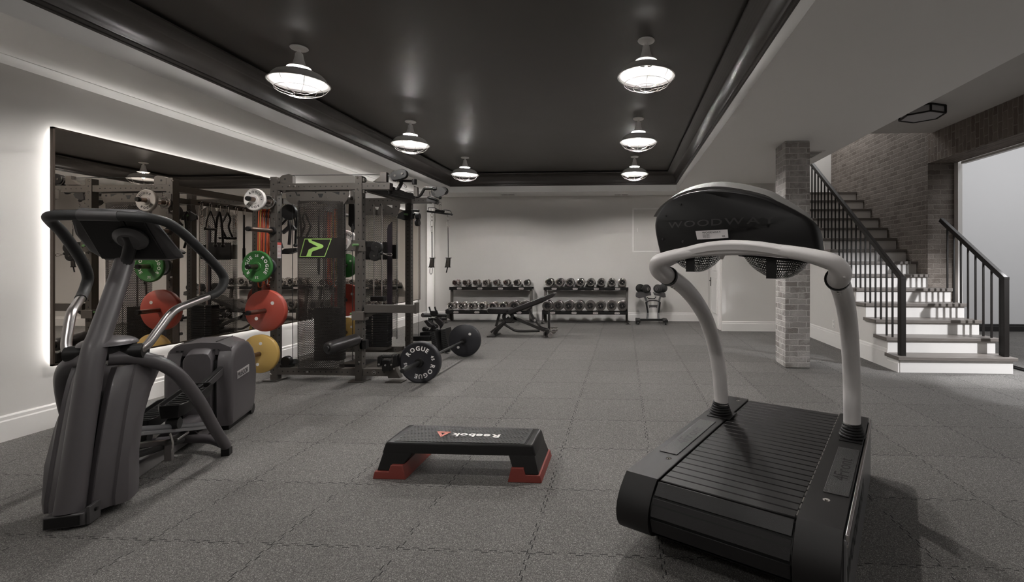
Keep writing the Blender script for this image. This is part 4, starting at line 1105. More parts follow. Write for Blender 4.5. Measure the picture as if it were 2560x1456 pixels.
# spotter arm
x0, x1 = P(911, 0, FY).x, P(1037, 0, FY).x
zz0, zz1 = P(0, 777, FY).z, P(0, 758, FY).z
MB().box(x0, x1, FY - .01, FY + .06, zz0, zz1).build('spotter_arm', mat('spotter steel', (.10, .09, .083), .38, .4), bevel=.003, **L)
MB().box(x1, x1 + .022, FY - .015, FY + .065, P(0, 778, FY).z, P(0, 752, FY).z).build('arm_end_stop', STEEL, bevel=.002, **L)
MB().prism([P(*q, FY + .02) for q in ((912, 777), (960, 779), (935, 786), (925, 792), (912, 795))], (0, .01, 0)).build('arm_gusset', STEEL, **L)
MB().box(P(881, 0, FY).x, P(911, 0, FY).x, FY - .02, FY + .09, P(0, 795, FY).z, P(0, 774, FY).z).build('arm_bracket', mat('bracket steel', (.13, .115, .105), .4, .4), bevel=.003, **L)
MB().cyl(P(876, 785, FY), P(883, 785, FY), .012).build('release_pin', GPIN, **L)
# foam roller on the right upright
a = P(*z9(925, 895), 4.60); b = P(*z9(1310, 775), 4.97)
rl = MB().lathe([(0, 0), (.05, 0), (.062, .012), (.066, .03), (.066, (b - a).length - .02), (.058, (b - a).length), (0, (b - a).length)], a, ((b - a).normalized().orthogonal().normalized(), (b - a).normalized().cross((b - a).normalized().orthogonal().normalized()), (b - a).normalized()), n=28).build('foam_roller', VINYL, **L)
MB().cyl(a - (b - a).normalized() * .012, a, .030, .034, n=20).build('roller_cap', BLK, rl)
MB().cyl(b, P(905, 847, FY + .02), .018, n=12).build('roller_axle', CHROME, rl)
MB().box(P(899, 0, FY).x, P(912, 0, FY).x + .01, FY + .0, FY + .06, P(0, 864, FY).z, P(0, 843, FY).z).build('roller_bracket', BLK, **L)
# base pulleys and front brace
c = P(*z9(405, 1060), FY + .06); MB().lathe([(0, -.03), (.055, -.03), (.06, -.02), (.06, .02), (0, .02)], c, 'y', n=24).build('base_pulley', BLK, **L)
MB().box(c.x - .06, c.x + .06, FY + .03, FY + .1, .142, .165).build('pulley_mount', BLK, **L)
MB().beam(P(*z9(495, 1060), FY + .08), P(*z9(545, 1075), FY + .3), .04, .05).build('pulley_mount', BLK, **L)
q = [P(*k, FY + .02) for k in ((963, 905), (988, 905), (1000, 945), (978, 945))]
MB().prism([P(963, 922, FY), P(980, 905, FY), P(1000, 946, FY), P(970, 946, FY)], (0, .07, 0)).build('front_brace', STEEL, bevel=.002, **L)
MB().box(P(966, 0, FY).x, P(1006, 0, FY).x, FY - .03, FY + .1, .0, .012).build('foot_plate', STEEL, **L)
# clamp cluster at the foot of the rack
s0 = P(968, 905, FY - .05)
cl = MB().box(s0.x - .045, s0.x + .045, s0.y - .03, s0.y + .03, .14, .26).build('low_pulley_carriage', BLK, bevel=.006, **L)
for px, py, w_, h_ in ((950, 903, .05, .13), (989, 903, .055, .15)):
    p = P(px, py, FY - .07); MB().loft([[V((p.x - w_ / 2 * k, p.y + e, p.z - h_ / 2 * k)) + V((0, 0, 0)), V((p.x + w_ / 2 * k, p.y + e, p.z - h_ / 2 * k * .8)), V((p.x + w_ / 2 * k * .9, p.y + e, p.z + h_ / 2 * k)), V((p.x - w_ / 2 * k * .9, p.y + e, p.z + h_ / 2 * k * .8))] for k, e in ((.85, -.02), (1, 0), (1, .04))]).build('pulley_guard', BLK, cl, bevel=.004)
for px, py in ((947, 912), (963, 914), (978, 913), (985, 923)): MB().sphere(P(px, py, FY - .11), .011, 8).build('carriage_bolt', BRUSH, cl)
MB().cyl(P(957, 892, FY - .09), P(980, 892, FY - .09), .018, n=12).build('carriage_axle', BLK, cl)
MB().torus(P(935, 932, FY - .006), .021, .003, 'y', 18).build('ring_pin', CHROME, **L)
# ---- upper multi-pulley arms (right of the rack)
def tb(pts, y, r, nm, m=BLK, n=10, par=None):
    return MB().tube([P(a, b, yy) for (a, b), yy in zip(pts, y if hasattr(y, '__len__') else [y] * len(pts))], r, n, 4).build(nm, m, par or rk)
def teardrop(c1, r1, c2, r2, y, th, nm, par=None):
    a, b = P(*c1, y), P(*c2, y); s = MB()
    pts = []
    ang = math.atan2(b.z - a.z, b.x - a.x)
    for k in range(13): t = ang + PI / 2 + PI * k / 12; pts.append(V((a.x + r1 * math.cos(t), y, a.z + r1 * math.sin(t))))
    for k in range(13): t = ang - PI / 2 + PI * k / 12; pts.append(V((b.x + r2 * math.cos(t), y, b.z + r2 * math.sin(t))))
    s.prism(pts, (0, th, 0)); o = s.build(nm, BLK, par or rk, bevel=.004)
    for p in (a, b): MB().cyl(p + V((0, -.004, 0)), p + V((0, .002, 0)), .012, n=12).build('pulley_bolt', STEEL, o)
    return o
plate([z8(*q) for q in ((375, 180), (470, 110), (470, 60), (550, 55), (550, 182))], FY + .02, .05, nm='pulley_tower')
teardrop(z8(660, 100), .085 * .62, z8(755, 75), .052, FY + .02, .045, 'pulley_housing')
plate([z8(*q) for q in ((565, 95), (660, 60), (740, 25), (800, 60), (815, 90), (790, 130), (745, 145), (690, 185), (640, 178))], FY + .035, .012, nm='pulley_cheek', m=BENCHS)
tb([z8(730, 165), z8(745, 200), z8(705, 270), z8(690, 285), z8(640, 270), z8(590, 240)], FY + .1, .020, 'swing_arm')
tb([z8(735, 165), z8(790, 170), z8(900, 172)], FY + .1, .014, 'swing_arm')
MB().cyl(P(*z8(915, 150), FY + .1), P(*z8(915, 215), FY + .1), .026, n=14).build('swivel_joint', BLK, **L)
MB().sphere(P(*z8(730, 160), FY + .08), .024, 12).build('swivel_joint', BLK, **L)
plate([z8(*q) for q in ((905, 230), (950, 250), (955, 370), (905, 360))], FY + .12, .04, nm='swivel_bracket')
MB().prism([P(*z8(280, 285), FY + .1), P(*z8(470, 290), FY + .3), P(*z8(820, 330), FY + .9), P(*z8(830, 400), FY + .9), P(*z8(700, 400), FY + .8)], (0, .03, 0)).build('diagonal_brace', BLK, **L)
MB().beam(P(*z8(600, 300), FY + .3), P(*z8(900, 380), FY + .9), .05, .07).build('multi_arm_beam', BLK, bevel=.004, **L)
MB().beam(P(*z8(560, 250), FY + .2), P(*z8(760, 330), FY + .6), .05, .05).build('multi_arm_beam', BLK, bevel=.004, **L)
tb([z8(930, 380), z8(990, 360), z8(1045, 275), z8(1070, 268), z8(1150, 268)], FY + .55, .017, 'pulley_arm')
plate([z8(*q) for q in ((1030, 330), (1060, 300), (1110, 305), (1115, 370), (1000, 360))], FY + .55, .02, nm='arm_gusset')
teardrop(z8(1190, 320), .034, z8(1290, 295), .046, FY + .5, .05, 'pulley_housing')
plate([z8(*q) for q in ((1200, 250), (1270, 250), (1330, 300), (1300, 350), (1260, 370), (1225, 385), (1180, 370))], FY + .49, .012, nm='pulley_cheek', m=BENCHS)
MB().cyl(P(*z8(1160, 270), FY + .5), P(*z8(1210, 270), FY + .5), .022, n=12).build('swivel_joint', BLK, **L)
tb([z8(1140, 290), z8(1145, 340), z8(1190, 375), z8(1230, 385)], FY + .5, .007, 'hose', CAB)
plate([z8(*q) for q in ((1060, 385), (1120, 390), (1215, 430), (1200, 475), (1120, 450), (1085, 430))], FY + .55, .06, nm='lower_pulley_guard', m=BENCHS)
tb([z8(1090, 380), z8(1180, 405), z8(1225, 430)], FY + .53, .012, 'guard_arm')
MB().sphere(P(*z8(1250, 388), FY + .5), .020, 12).build('cable_ball', BLK, **L)
tb([z8(765, 195), z8(800, 225), z8(815, 245), z8(800, 260), z8(780, 225)], FY + .05, .0025, 'spring_clip', CHROME, 6)
cable(P(*z8(280, 312), FY + .9), P(*z8(1160, 312), FY + .6), .003)
# trolley on the rear right upright
r3 = MB().prism([P(*z8(*q), RY - .03) for q in ((700, 600), (780, 550), (900, 550), (905, 660), (780, 680), (690, 655))], (0, .03, 0)).build('cable_trolley', BLK, bevel=.004, **L)
MB().cyl(P(*z8(900, 555), RY - .04), P(*z8(975, 560), RY - .04), .018, n=12).build('trolley_handle', BLK, r3)
MB().cyl(P(*z8(900, 600), RY - .02), P(*z8(950, 610), RY - .02), .016, n=12).build('trolley_axle', BLK, r3)
for q in ((962, 630), (958, 715)):
    MB().lathe([(0, -.022), (.042, -.022), (.045, .0), (.042, .022), (0, .022)], P(*z8(*q), RY - .06), (V((0, 1, 0)), V((0, 0, 1)), V((1, .6, 0)).normalized()), n=22).build('trolley_pulley', BLK, r3)
MB().cyl(P(*z8(785, 600), RY - .05), P(*z8(830, 608), RY - .05), .014, n=10).build('release_pin', GPIN, r3)
cable(P(*z8(970, 760), RY - .06), P(1046.5, 840, RY - .06), .003)
# near trolley inside (between left upright and shroud)
t2 = MB().lathe([(0, -.02), (.085, -.02), (.09, -.01), (.09, .015), (0, .015)], P(*z7(432, 575), FY + .14), 'y', n=28).build('inner_pulley', BLK, **L)
tb([z7(430, 690), z7(445, 760), z7(440, 880), z7(430, 1000)], FY + .14, .016, 'inner_arm')
tb([z7(330, 740), z7(400, 665), z7(440, 640)], FY + .14, .012, 'inner_arm')
plate([z7(*q) for q in ((335, 820), (400, 760), (480, 745), (500, 790), (400, 815), (345, 860))], FY + .14, .03, nm='inner_bracket', m=BLK)
plate([z7(*q) for q in ((300, 1098), (370, 1050), (520, 1040), (525, 1080), (420, 1120), (330, 1118))], FY + .12, .06, nm='inner_bracket', m=BLK)
tb([z7(300, 560), z7(330, 610), z7(325, 700), z7(310, 840), z7(320, 950), z7(345, 1040)], FY + .16, .012, 'inner_arm')
plate([z7(*q) for q in ((1205, 470), (1275, 470), (1280, 780), (1250, 800), (1200, 740))], FY + .25, .05, nm='inner_pulley_guard', m=BLK)
MB().cyl(P(*z7(1258, 760), FY + .25), P(*z7(1258, 840), FY + .25), .017).build('cable_stop', BLK, **L)
plate([z7(*q) for q in ((1225, 290), (1262, 300), (1262, 420), (1225, 420))], FY + .25, .05, nm='inner_pulley_guard')
# low metal items visible under the rack
MB().beam(P(863, 893, 5.9), P(884, 890, 5.9), .02, .02).build('low_frame_bar', BRUSH, **L)
MB().beam(P(880, 893, 5.9), P(887, 912, 5.9), .015, .015).build('low_frame_bar', BRUSH, **L)
MB().box(P(872, 0, 5.8).x, P(1000, 0, 5.8).x, 5.6, 5.9, .02, .06).build('base_tray', BLK, **L)

# ================================================================== WEIGHT PLATES
def plate_disc(label, x, y, z, R, th, m, text=None, lm=LTR, dots=False, bore=.026, group=None, cat='weight plate', facing=-1, rot=0., num=None, chromehub=False, hubr=.045):
    """disc whose face looks towards -Y; y = face position"""
    t = thing('weight_plate', label, cat, (x, y + th / 2, z - R), group=group)
    c = V((x, y, z))
    if dots: prof = [(bore, 0), (bore + .02, 0), (R - .006, .0), (R, .006), (R, th - .006), (R - .006, th), (bore, th)]
    else: prof = [(bore, -.002), (hubr, -.002), (hubr + .004, .004), (R * .86, .004), (R * .90, -.0), (R - .006, 0), (R, .006), (R, th - .006), (R - .006, th), (bore, th)]
    MB().lathe(prof, c, 'y', n=56, closed=True).build('disc', m, t, angle=50)
    if not dots:
        MB().lathe([(bore, -.004), (bore + .010, -.004), (bore + .010, .002), (bore, .002)], c, 'y', n=28, closed=True).build('hub_ring', CHROME if chromehub else m, t)
    if text:
        cc = c + V((0, .0025 if not dots else -.001, 0)); X, U = V((1, 0, 0)), V((0, 0, 1))
        big = R * .29
        for a in text[1]: MB().ctext(text[0], cc, R * .58, big, a + rot, X, U, 1.0, .03).build('lettering', lm, t)
        for a in (num[1] if num else ()): MB().ctext(num[0], cc, R * .62, big * .72, a + rot, X, U, .95, .03).build('lettering', lm, t)
    if dots:
        for a in dots: MB().cyl((x + R * .55 * math.cos(a), y - .0015, z + R * .55 * math.sin(a)), (x + R * .55 * math.cos(a), y + .001, z + R * .55 * math.sin(a)), R * .085, n=20).build('dot', LTR, t)
    return t
R2 = math.radians
BRANDL = 'ROGUE'
gp = 'plates on the left storage pegs'
plate_disc('small white lettered plate on the top peg of the rack', PGX, FY - .27, PEGS['white'], .1175, .035, WHT, (BRANDL, (R2(30), R2(-150))), LTRB, num=('LB', (R2(105),)), group=gp, rot=-.35)
plate_disc('smallest chrome plate behind the white plate on the top peg', PGX, FY - .075, PEGS['white'], .072, .02, CHROME, (BRANDL, (R2(0), R2(180))), LTRB, group=gp, hubr=.035)
cb_ = thing('spring_collar', 'chrome collar between the two plates on the top peg', 'collar', (PGX, FY - .15, PEGS['white']))
MB().lathe([(.026, -.075), (.038, -.075), (.038, .02), (.026, .02)], (PGX, FY - .15, PEGS['white']), 'y', n=22, closed=True).build('sleeve', CHROME, cb_)
plate_disc('green lettered plate on the middle peg of the front upright', PGX, FY - .235, PEGS['green'], .168, .03, GRN, (BRANDL, (R2(80), R2(-80))), LTR, num=('25', (R2(0), R2(180))), group=gp)
plate_disc('black plate behind the green plate on the front upright', PGX, FY - .10, PEGS['green'], .10, .03, BPL, None, group=gp)
plate_disc('large plain red plate with two white dots on the front upright', PGX, FY - .125, PEGS['red'], .225, .06, RED, dots=(.75, .75 + PI), group=gp)
plate_disc('large yellow plate with white dot on the lowest peg beside the elliptical', PGX, FY - .20, PEGS['yellow'], .205, .045, YEL, dots=(PI / 2 - .15, PI / 2 - .15 + PI), group=gp)
gp2 = 'plates on the rear left upright'
for lab, z, R, th, m, tx in (('white lettered plate on the rear left upright behind the perforated shroud', 1.60, .16, .03, WHT, 1), ('green plate on the rear left upright behind the perforated shroud', 1.268, .168, .03, GRN, 0), ('red plate on the rear left upright behind the perforated shroud', .788, .225, .06, RED, 0), ('yellow plate on the rear left upright behind the perforated shroud', .335, .205, .05, YEL, 0)):
    plate_disc(lab, RXL + W3 / 2, RY + W3 + .06, z, R, th, m, (BRANDL, (R2(0), R2(180))) if tx else None, LTRB, dots=None if tx else (.75, .75 + PI), group=gp2)
# barbell on the floor
BX, BY = -2.217, 4.982
bb = thing('barbell', 'black barbell lying on the floor with a plate at each end', 'barbell', (BX, 5.7, 0))
bz_ = .225
MB().cyl((BX, BY + .0, bz_), (BX, 6.41, bz_), .0145, n=14).build('bar', mat('bar steel', (.10, .10, .10), .35, .8), bb)
for y0, y1 in ((BY - .40, BY + .02), (6.40, 6.82)):
    sl = MB().lathe([(0, y0), (.012, y0), (.013, y0 + .003), (.020, y0 + .003), (.025, y0 + .008), (.025, y1), (0, y1)], (BX, 0, bz_), 'y', n=20).build('sleeve', mat('sleeve steel', (.07, .07, .07), .3, .8), bb)
MB().lathe([(.025, BY - .03), (.045, BY - .03), (.05, BY - .02), (.05, BY - .002), (.025, BY - .002)], (BX, 0, bz_), 'y', n=24, closed=True).build('collar', BLK, bb)
MB().lathe([(.016, 6.34), (.032, 6.34), (.036, 6.35), (.036, 6.405), (.016, 6.405)], (BX, 0, bz_), 'y', n=24, closed=True).build('collar', BLK, bb)
plate_disc('black lettered plate on the near end of the barbell', BX, BY, bz_, .225, .07, BPL, (BRANDL, (R2(-8), R2(152))), LTR, num=('45', (R2(74), R2(-98))), rot=-.05, group='black plates on the barbell')
plate_disc('plain black plate with two white dots on the far end of the barbell', BX, 6.41, bz_, .225, .07, BPL, dots=(.85, .85 + PI), group='black plates on the barbell')

# ================================================================== HANGING CABLE ATTACHMENTS
YH = FY + .5
lb_ = thing('lat_bar_attachment', 'short black pulldown bar hanging by a chain from the upper pulley', 'cable attachment', P(1101, 530, YH))
MB().beam(P(*z8(1090, 565), YH), P(*z8(1400, 608), YH), .022, .022).build('bar', BLK, lb_, bevel=.004)
for x in ((1090, 565), (1400, 608)): MB().sphere(P(*z8(*x), YH), .014, 10).build('end_cap', BLK, lb_)
MB().prism([P(*z8(*q), YH - .004) for q in ((1190, 540), (1250, 555), (1310, 555), (1300, 590), (1180, 575))], (0, .008, 0)).build('web', BLK, lb_)
tb([z8(1095, 560), z8(1100, 520), z8(1120, 513), z8(1180, 522), z8(1250, 553), z8(1310, 548), z8(1375, 558), z8(1392, 575), z8(1395, 605)], YH, .004, 'hook_rail', BLK, 8, lb_)
for k in range(5):
    MB().cyl(P(*z8(1115 + k * 16, 528 + k * 3), YH), P(*z8(1119 + k * 16, 560 + k * 3), YH), .0025, n=6).build('hook_slot', BRUSH, lb_)
    MB().cyl(P(*z8(1312 + k * 16, 560 + k * 2), YH), P(*z8(1316 + k * 16, 585 + k * 2), YH), .0025, n=6).build('hook_slot', BRUSH, lb_)
def link(par, c1, c2, w=.010, r=.003, nm='chain_link', m=CHROME):
    a, b = P(*c1, YH), P(*c2, YH); d = (b - a); u = d.normalized(); sd = u.cross(V((0, 1, 0)))
    pts = [a + sd * w * .0, a + sd * w + u * w, b + sd * w - u * w, b, b - sd * w - u * w, a - sd * w + u * w]
    return MB().tube(pts, r, 6, 3, True).build(nm, m, par)
link(lb_, z8(1252, 400), z8(1252, 450)); link(lb_, z8(1252, 445), z8(1252, 480)); link(lb_, z8(1252, 475), z8(1252, 550), .014)
for nm, ch, gy, label in (('l', (1143, 590), (1145, 1170), 'dark cable handle with coiled grip hanging from the left end of the pulldown bar'), ('r', (1352, 615), (1355, 1170), 'dark cable handle with coiled grip hanging from the right end of the pulldown bar')):
    x0, x1 = ch[0], gy[0]
    h = thing('coiled_grip_attachment', label, 'cable attachment', P(*z8(x1, 1380), YH), group='coiled grips on the pulldown bar')
    link(h, z8(x0, ch[1]), z8(x0, 640), .012); link(h, z8(x0, 635), z8(x0, 685)); link(h, z8(x0, 680), z8(x0, 770), .012)
    if nm == 'l':
        link(h, z8(x0, 760), z8(x0, 840), .008); MB().cyl(P(*z8(x0, 835), YH), P(*z8(x1, 1165), YH), .006, n=8).build('strap', BLK, h)
    else: MB().cyl(P(*z8(x0, 775), YH), P(*z8(x1, 1165), YH), .004, n=8).build('cable', BLK, h)
    g0, g1 = P(*z8(x1 + 4, 1172), YH), P(*z8(x1 - 8, 1290), YH)
    MB().beam(g0 - V((.036, 0, 0)), g0 + V((.036, 0, 0)), .012, .010).build('end_bar', BLK, h, bevel=.002)
    MB().beam(g1 - V((.036, 0, 0)), g1 + V((.036, 0, 0)), .012, .010).build('end_bar', BLK, h, bevel=.002)
    for dx in (-.022, .022): MB().cyl(g0 + V((dx * .8, 0, 0)), g1 + V((dx * 1.1, 0, 0)), .007, n=8).build('side_rod', BLK, h)
    s = MB(); pts = []
    for k in range(81):
        a = 2 * PI * 10 * k / 80; p = g0.lerp(g1, .04 + .92 * k / 80); pts.append(p + V((math.cos(a) * (.016 + .006 * k / 80), math.sin(a) * .016, 0)))
    s.tube(pts, .0042, 6, 1).build('coil_grip', mat('coil steel', (.16, .14, .13), .35, .8), h)
    if nm == 'l': link(h, z8(x1 - 12, 1295), z8(x1 - 15, 1382), .014, .0035, 'loop', BLK)
    else: MB().cyl(P(*z8(x1 - 8, 1290), YH), P(*z8(x1 - 25, 1362), YH), .007, n=8).build('tail_strap', BLK, h)
tc_ = thing('carabiner', 'chrome snap hook on the cable ball of the right upright trolley', 'carabiner', P(*z8(550, 1120), FY))
a, b = P(*z8(505, 1115), FY - .01), P(*z8(612, 1128), FY - .01); sd = V((0, 0, .012))
MB().tube([a, a.lerp(b, .5) + sd * .4, b + sd, b + V((.012, 0, 0)), b - sd * 1.2, a.lerp(b, .5) - sd * .8], .004, 8, 4, True).build('hook_body', CHROME, tc_)
MB().cyl(a, a.lerp(b, .45), .008, n=10).build('snap_sleeve', CHROME, tc_)

# resistance bands on the rear left upright and accessories on the left side rail
BXB, BYB = RXL - .03, RY + .02
MB().cyl((RXL, BYB, 2.02), (RXL - .22, BYB, 2.02), .012, n=10).build('accessory_peg', BLK, **L)
for k in range(6):
    x = RXL - .03 - .028 * k; dz = .03 * ((k * 7) % 4); col, cn = ((ORG, 'orange'), (YBD, 'yellow'), (mat('red band rubber', (.55, .06, .04), .5), 'red'), (ORG, 'orange'), (mat('purple band rubber', (.12, .05, .07), .5), 'dark purple'), (ORG, 'orange'))[k]
    b = thing('resistance_band', cn + ' loop band hanging on the side peg, %s from the rack post' % ORD[k], 'resistance band', (x, BYB, 1.0), group='loop bands on the side peg')
    s = MB(); w = .018
    pts = [(x, BYB, 2.034), (x, BYB - .03, 2.01), (x, BYB - .045 - .006 * (k % 3), 1.6), (x, BYB - .05, 1.2), (x, BYB - .04, 1.0 + dz), (x, BYB, .965 + dz), (x, BYB + .04, 1.0 + dz), (x, BYB + .05, 1.2), (x, BYB + .045, 1.6), (x, BYB + .03, 2.01)]
    R = []
    for p in catmull(pts, 5, True): R.append(p)
    rings = [[p + V((-w / 2, 0, 0)), p + V((w / 2, 0, 0)), p + V((w / 2, .0, 0)) + (V((x, BYB, 1.5)) - p).normalized() * .005, p + V((-w / 2, 0, 0)) + (V((x, BYB, 1.5)) - p).normalized() * .005] for p in R]
    rings.append(rings[0]); s.loft(rings, caps=False).build('band', col, b)
MB().box(PX[0] - .02, PX[0], FY + .2, RY - .1, 1.99, 2.05).build('accessory_rail', STEEL, **L)
for k, (y, kind) in enumerate(((5.30, 'hook'), (5.42, 'strap'), (5.54, 'rope'), (5.66, 'vbar'), (5.80, 'hook'), (5.92, 'long'))):
    x = PX[0] - .06
    nmz = {'hook': 'carabiner', 'strap': 'strap_handle', 'rope': 'triceps_rope', 'vbar': 'v_bar_handle', 'long': 'straight_bar_handle'}[kind]
    lab = {0: 'chrome carabiner chain hanging near the front of the rack side rail', 1: 'black nylon strap handle hanging on the rack side rail', 2: 'black knotted triceps rope hanging on the rack side rail', 3: 'black steel close-grip handle hanging on the rack side rail', 4: 'chrome carabiner hanging toward the rear of the rack side rail', 5: 'long black bar attachment hanging at the rear of the rack side rail'}[k]
    MB().cyl((PX[0] - .02, y, 2.02), (x - .02, y, 2.02), .008, n=8).build('rail_hook', BLK, **L)
    a = thing(nmz, lab, 'cable attachment', (x, y, 1.5), group='attachments on the rack side rail')
    def lnk(z0, z1, m=CHROME, nm='snap_hook'): MB().tube([(x, y, z0), (x, y + .016, z0 - .016), (x, y + .013, z1 + .014), (x, y, z1), (x, y - .013, z1 + .014), (x, y - .016, z0 - .016)], .004, 6, 3, True).build(nm, m, a)
    lnk(2.03, 1.93)
    if kind == 'hook':
        lnk(1.935, 1.86, CHROME, 'chain_link'); lnk(1.865, 1.76, CHROME, 'snap_hook')
    elif kind == 'strap':
        MB().tube([(x, y, 1.935), (x, y - .05, 1.82), (x, y - .065, 1.72)], .007, 6).build('strap', BLK, a); MB().tube([(x, y, 1.935), (x, y + .05, 1.82), (x, y + .065, 1.72)], .007, 6).build('strap', BLK, a)
        MB().cyl((x, y - .075, 1.715), (x, y + .075, 1.715), .017, n=12).build('grip', BLKR, a)
    elif kind == 'rope':
        for sg in (-1, 1):
            MB().tube([(x, y, 1.94), (x, y + sg * .03, 1.85), (x, y + sg * .05, 1.65), (x, y + sg * .055, 1.53)], .013, 8).build('rope', BLK, a); MB().sphere((x, y + sg * .055, 1.52), .024, 10).build('rope_end', BLKR, a)
    elif kind == 'vbar':
        for sg in (-1, 1):
            MB().tube([(x, y, 1.94), (x, y + sg * .045, 1.86), (x + .03, y + sg * .055, 1.76), (x - .03, y + sg * .05, 1.62)], .012, 8).build('handle_arm', BLK, a); MB().cyl((x - .07, y + sg * .05, 1.62), (x + .06, y + sg * .05, 1.62), .016, n=10).build('grip', BLKR, a)
    else:
        MB().cyl((x, y, 1.94), (x, y, 1.15), .012, n=10).build('bar', BLK, a); MB().cyl((x, y, 1.5), (x, y, 1.2), .017, n=10).build('grip', BLKR, a)
# ================================================================== DUMBBELLS AND RACKS
def make_dumbbell(R, hl, heavy=False, plates=3):
    """axis along Y, centre at origin"""
    t = thing('dumbbell', 'x', 'dumbbell', (0, 0, 0))
    MB().lathe([(0, -.065), (.016, -.065), (.018, -.03), (.0185, 0), (.018, .03), (.016, .065), (0, .065)], (0, 0, 0), 'y', n=12).build('grip', CHROME, t, local=True)
    for sg in (-1, 1):
        a0, a1 = .062, .062 + hl
        prof = [(0, a0)]
        w = (a1 - a0) / plates
        for k in range(plates):
            b = a0 + k * w; r = R * (1 - .05 * ((k + 1) % 2)) if not heavy else R
            prof += [(r - .006, b + .001), (r, b + .005), (r, b + w - .006), (r - .006, b + w - .002)]
        rim = R * (.72 if not heavy else .60)
        prof += [(rim + .004, a1), (rim, a1 - .004), (rim - .003, a1 - .008), (0, a1 - .008)]
        hd = MB().lathe([(r, sg * h) for r, h in prof], (0, 0, 0), 'y', n=28).build('weight_head', DBH if heavy else CHROME, t, local=True, angle=30)
        s = MB().lathe([(0, sg * (a1 - .0075)), (rim - .004, sg * (a1 - .0075)), (rim - .004, sg * (a1 - .0095)), (0, sg * (a1 - .0095))], (0, 0, 0), 'y', n=24)
        s.build('end_cap', BLK, hd, local=True)
        s = MB()
        a = .3 if heavy else .9
        c = .012
        hexr = [V((c * math.cos(k * PI / 3), sg * (a1 - .007), c * math.sin(k * PI / 3))) for k in range(6)]
        s.prism(hexr, (0, sg * .006, 0)); s.build('hex_nut', CHROME, hd, local=True)
        for k in range(4):
            an = a + k * PI / 2
            MB().cyl((rim * .70 * math.cos(an), sg * (a1 - .008), rim * .70 * math.sin(an)), (rim * .70 * math.cos(an), sg * (a1 - .002), rim * .70 * math.sin(an)), .006, n=8).build('cap_bolt', CHROME, hd, local=True)
    return t
db_s = make_dumbbell(.068, .078)
db_m = make_dumbbell(.083, .088, plates=4)
db_l = make_dumbbell(.088, .09, plates=4)
db_h = make_dumbbell(.109, .085, True, 3)
used = set()
def put_db(proto, loc, label, group):
    o = proto if proto.name not in used else copy_tree(proto)
    used.add(proto.name)
    o.location = loc; o['label'] = label; o['group'] = group
def dumbbell_rack(side, y_lo, y_up, lo, up, label):
    """lo / up : (px left, px right, py top, py bottom) of the front lips"""
    t = thing('dumbbell_rack', label, 'dumbbell rack', (P((lo[0] + lo[1]) / 2, 0, y_lo).x, y_lo + .2, 0))
    dims = []
    for (a, b, c, e), y in ((lo, y_lo), (up, y_up)):
        x0, x1 = P(a, 657, y).x, P(b, 657, y).x; z1, z0 = P((a + b) / 2, c, y).z, P((a + b) / 2, e, y).z
        MB().box(x0, x1, y, y + .012, z0, z1).box(x0, x1, y, y + .24, z0 + .01, z0 + .022).box(x0, x1, y + .24, y + .252, z0, z1 - .008).build('shelf', BLK, t, bevel=.002)
        n = 4
        for k in range(n):
            x = x0 + (x1 - x0) * (.125 + .25 * k)
            pl = MB().prism([V((x + .055 * cx, y - .001, (z0 + z1) / 2 + .02 * cz)) for cx, cz in ((-1, -.4), (-.8, -1), (.8, -1), (1, -.4), (1, .4), (.8, 1), (-.8, 1), (-1, .4))], (0, -.003, 0)).build('shelf_badge', mat('badge grey', (.42, .38, .37), .4), t)
            MB().text('ATX', (x, y - .005, (z0 + z1) / 2 - .010), (1, 0, 0), (0, 0, 1), .028, 1.2, .02).build('badge_lettering', LTRB, pl)
        for k in range(7):
            x = x0 + (x1 - x0) * (k + 1) / 8
            MB().box(x - .05, x + .05, y + .005, y + .06, z1 - .01, z1 + .001).build('saddle', GREYD, t)
        dims.append((x0, x1, z0, z1))
    (lx0, lx1, lz0, lz1), (ux0, ux1, uz0, uz1) = dims
    for i, (xl, xu) in enumerate(((lx0, ux0), (lx1, ux1))):
        sg = 1 if i == 0 else -1
        xl -= 0; w = .05
        # side plate
        MB().prism([(xl, y_lo - .03, .02), (xl, y_lo - .02, lz1 + .02), (xl, y_lo + .25, lz1 + .03), (xl, y_lo + .33, .05), (xl, y_lo + .45, .02), (xl, y_lo + .42, .0), (xl, y_lo + .30, .03), (xl, y_lo + .10, .10), (xl, y_lo + .02, .02)], (sg * .008, 0, 0)).build('side_plate', STEEL, t)
        for yy in (y_lo - .0, y_lo + .43): MB().lathe([(0, 0), (.055, 0), (.055, .006), (.02, .012), (.015, .03), (0, .03)], (xl, yy, 0), n=16).build('levelling_foot', BLK, t)
        MB().beam((xl + sg * .025, y_lo + .30, .25), (xu + sg * .025, y_up + .10, uz0 + .02), .05, .05).build('strut', STEEL, t, bevel=.003)
        MB().beam((xl + sg * .025, y_lo + .33, .02), (xl + sg * .025, y_lo + .30, .30), .05, .05).build('strut', STEEL, t, bevel=.003)
    return t, dims
YL, YU = 10.0, 10.27
t1, d1 = dumbbell_rack('left', YL, YU, (1114, 1324, 777.5, 785.5), (1123, 1329, 718, 725.5), 'left of two black two-tier dumbbell racks along the back wall')
t2_, d2 = dumbbell_rack('right', YL, YU, (1355, 1570, 779, 787), (1359, 1571, 719, 726), 'right of two black two-tier dumbbell racks along the back wall')
def row(xs, py, y, proto, where, grp, n=8, protos=None):
    for i, px in enumerate(xs):
        pr = protos[i] if protos else proto
        c = P(px, py, y - .02)
        put_db(pr, (c.x, y + .12, c.z), '%s dumbbell, %s from the left on %s' % ('large steel' if pr is db_h else 'chrome', ORD[i], where), grp)
A1 = [1080 + x / 7.6625 for x in (435, 630, 825, 1020, 1215, 1412, 1608, 1805)]
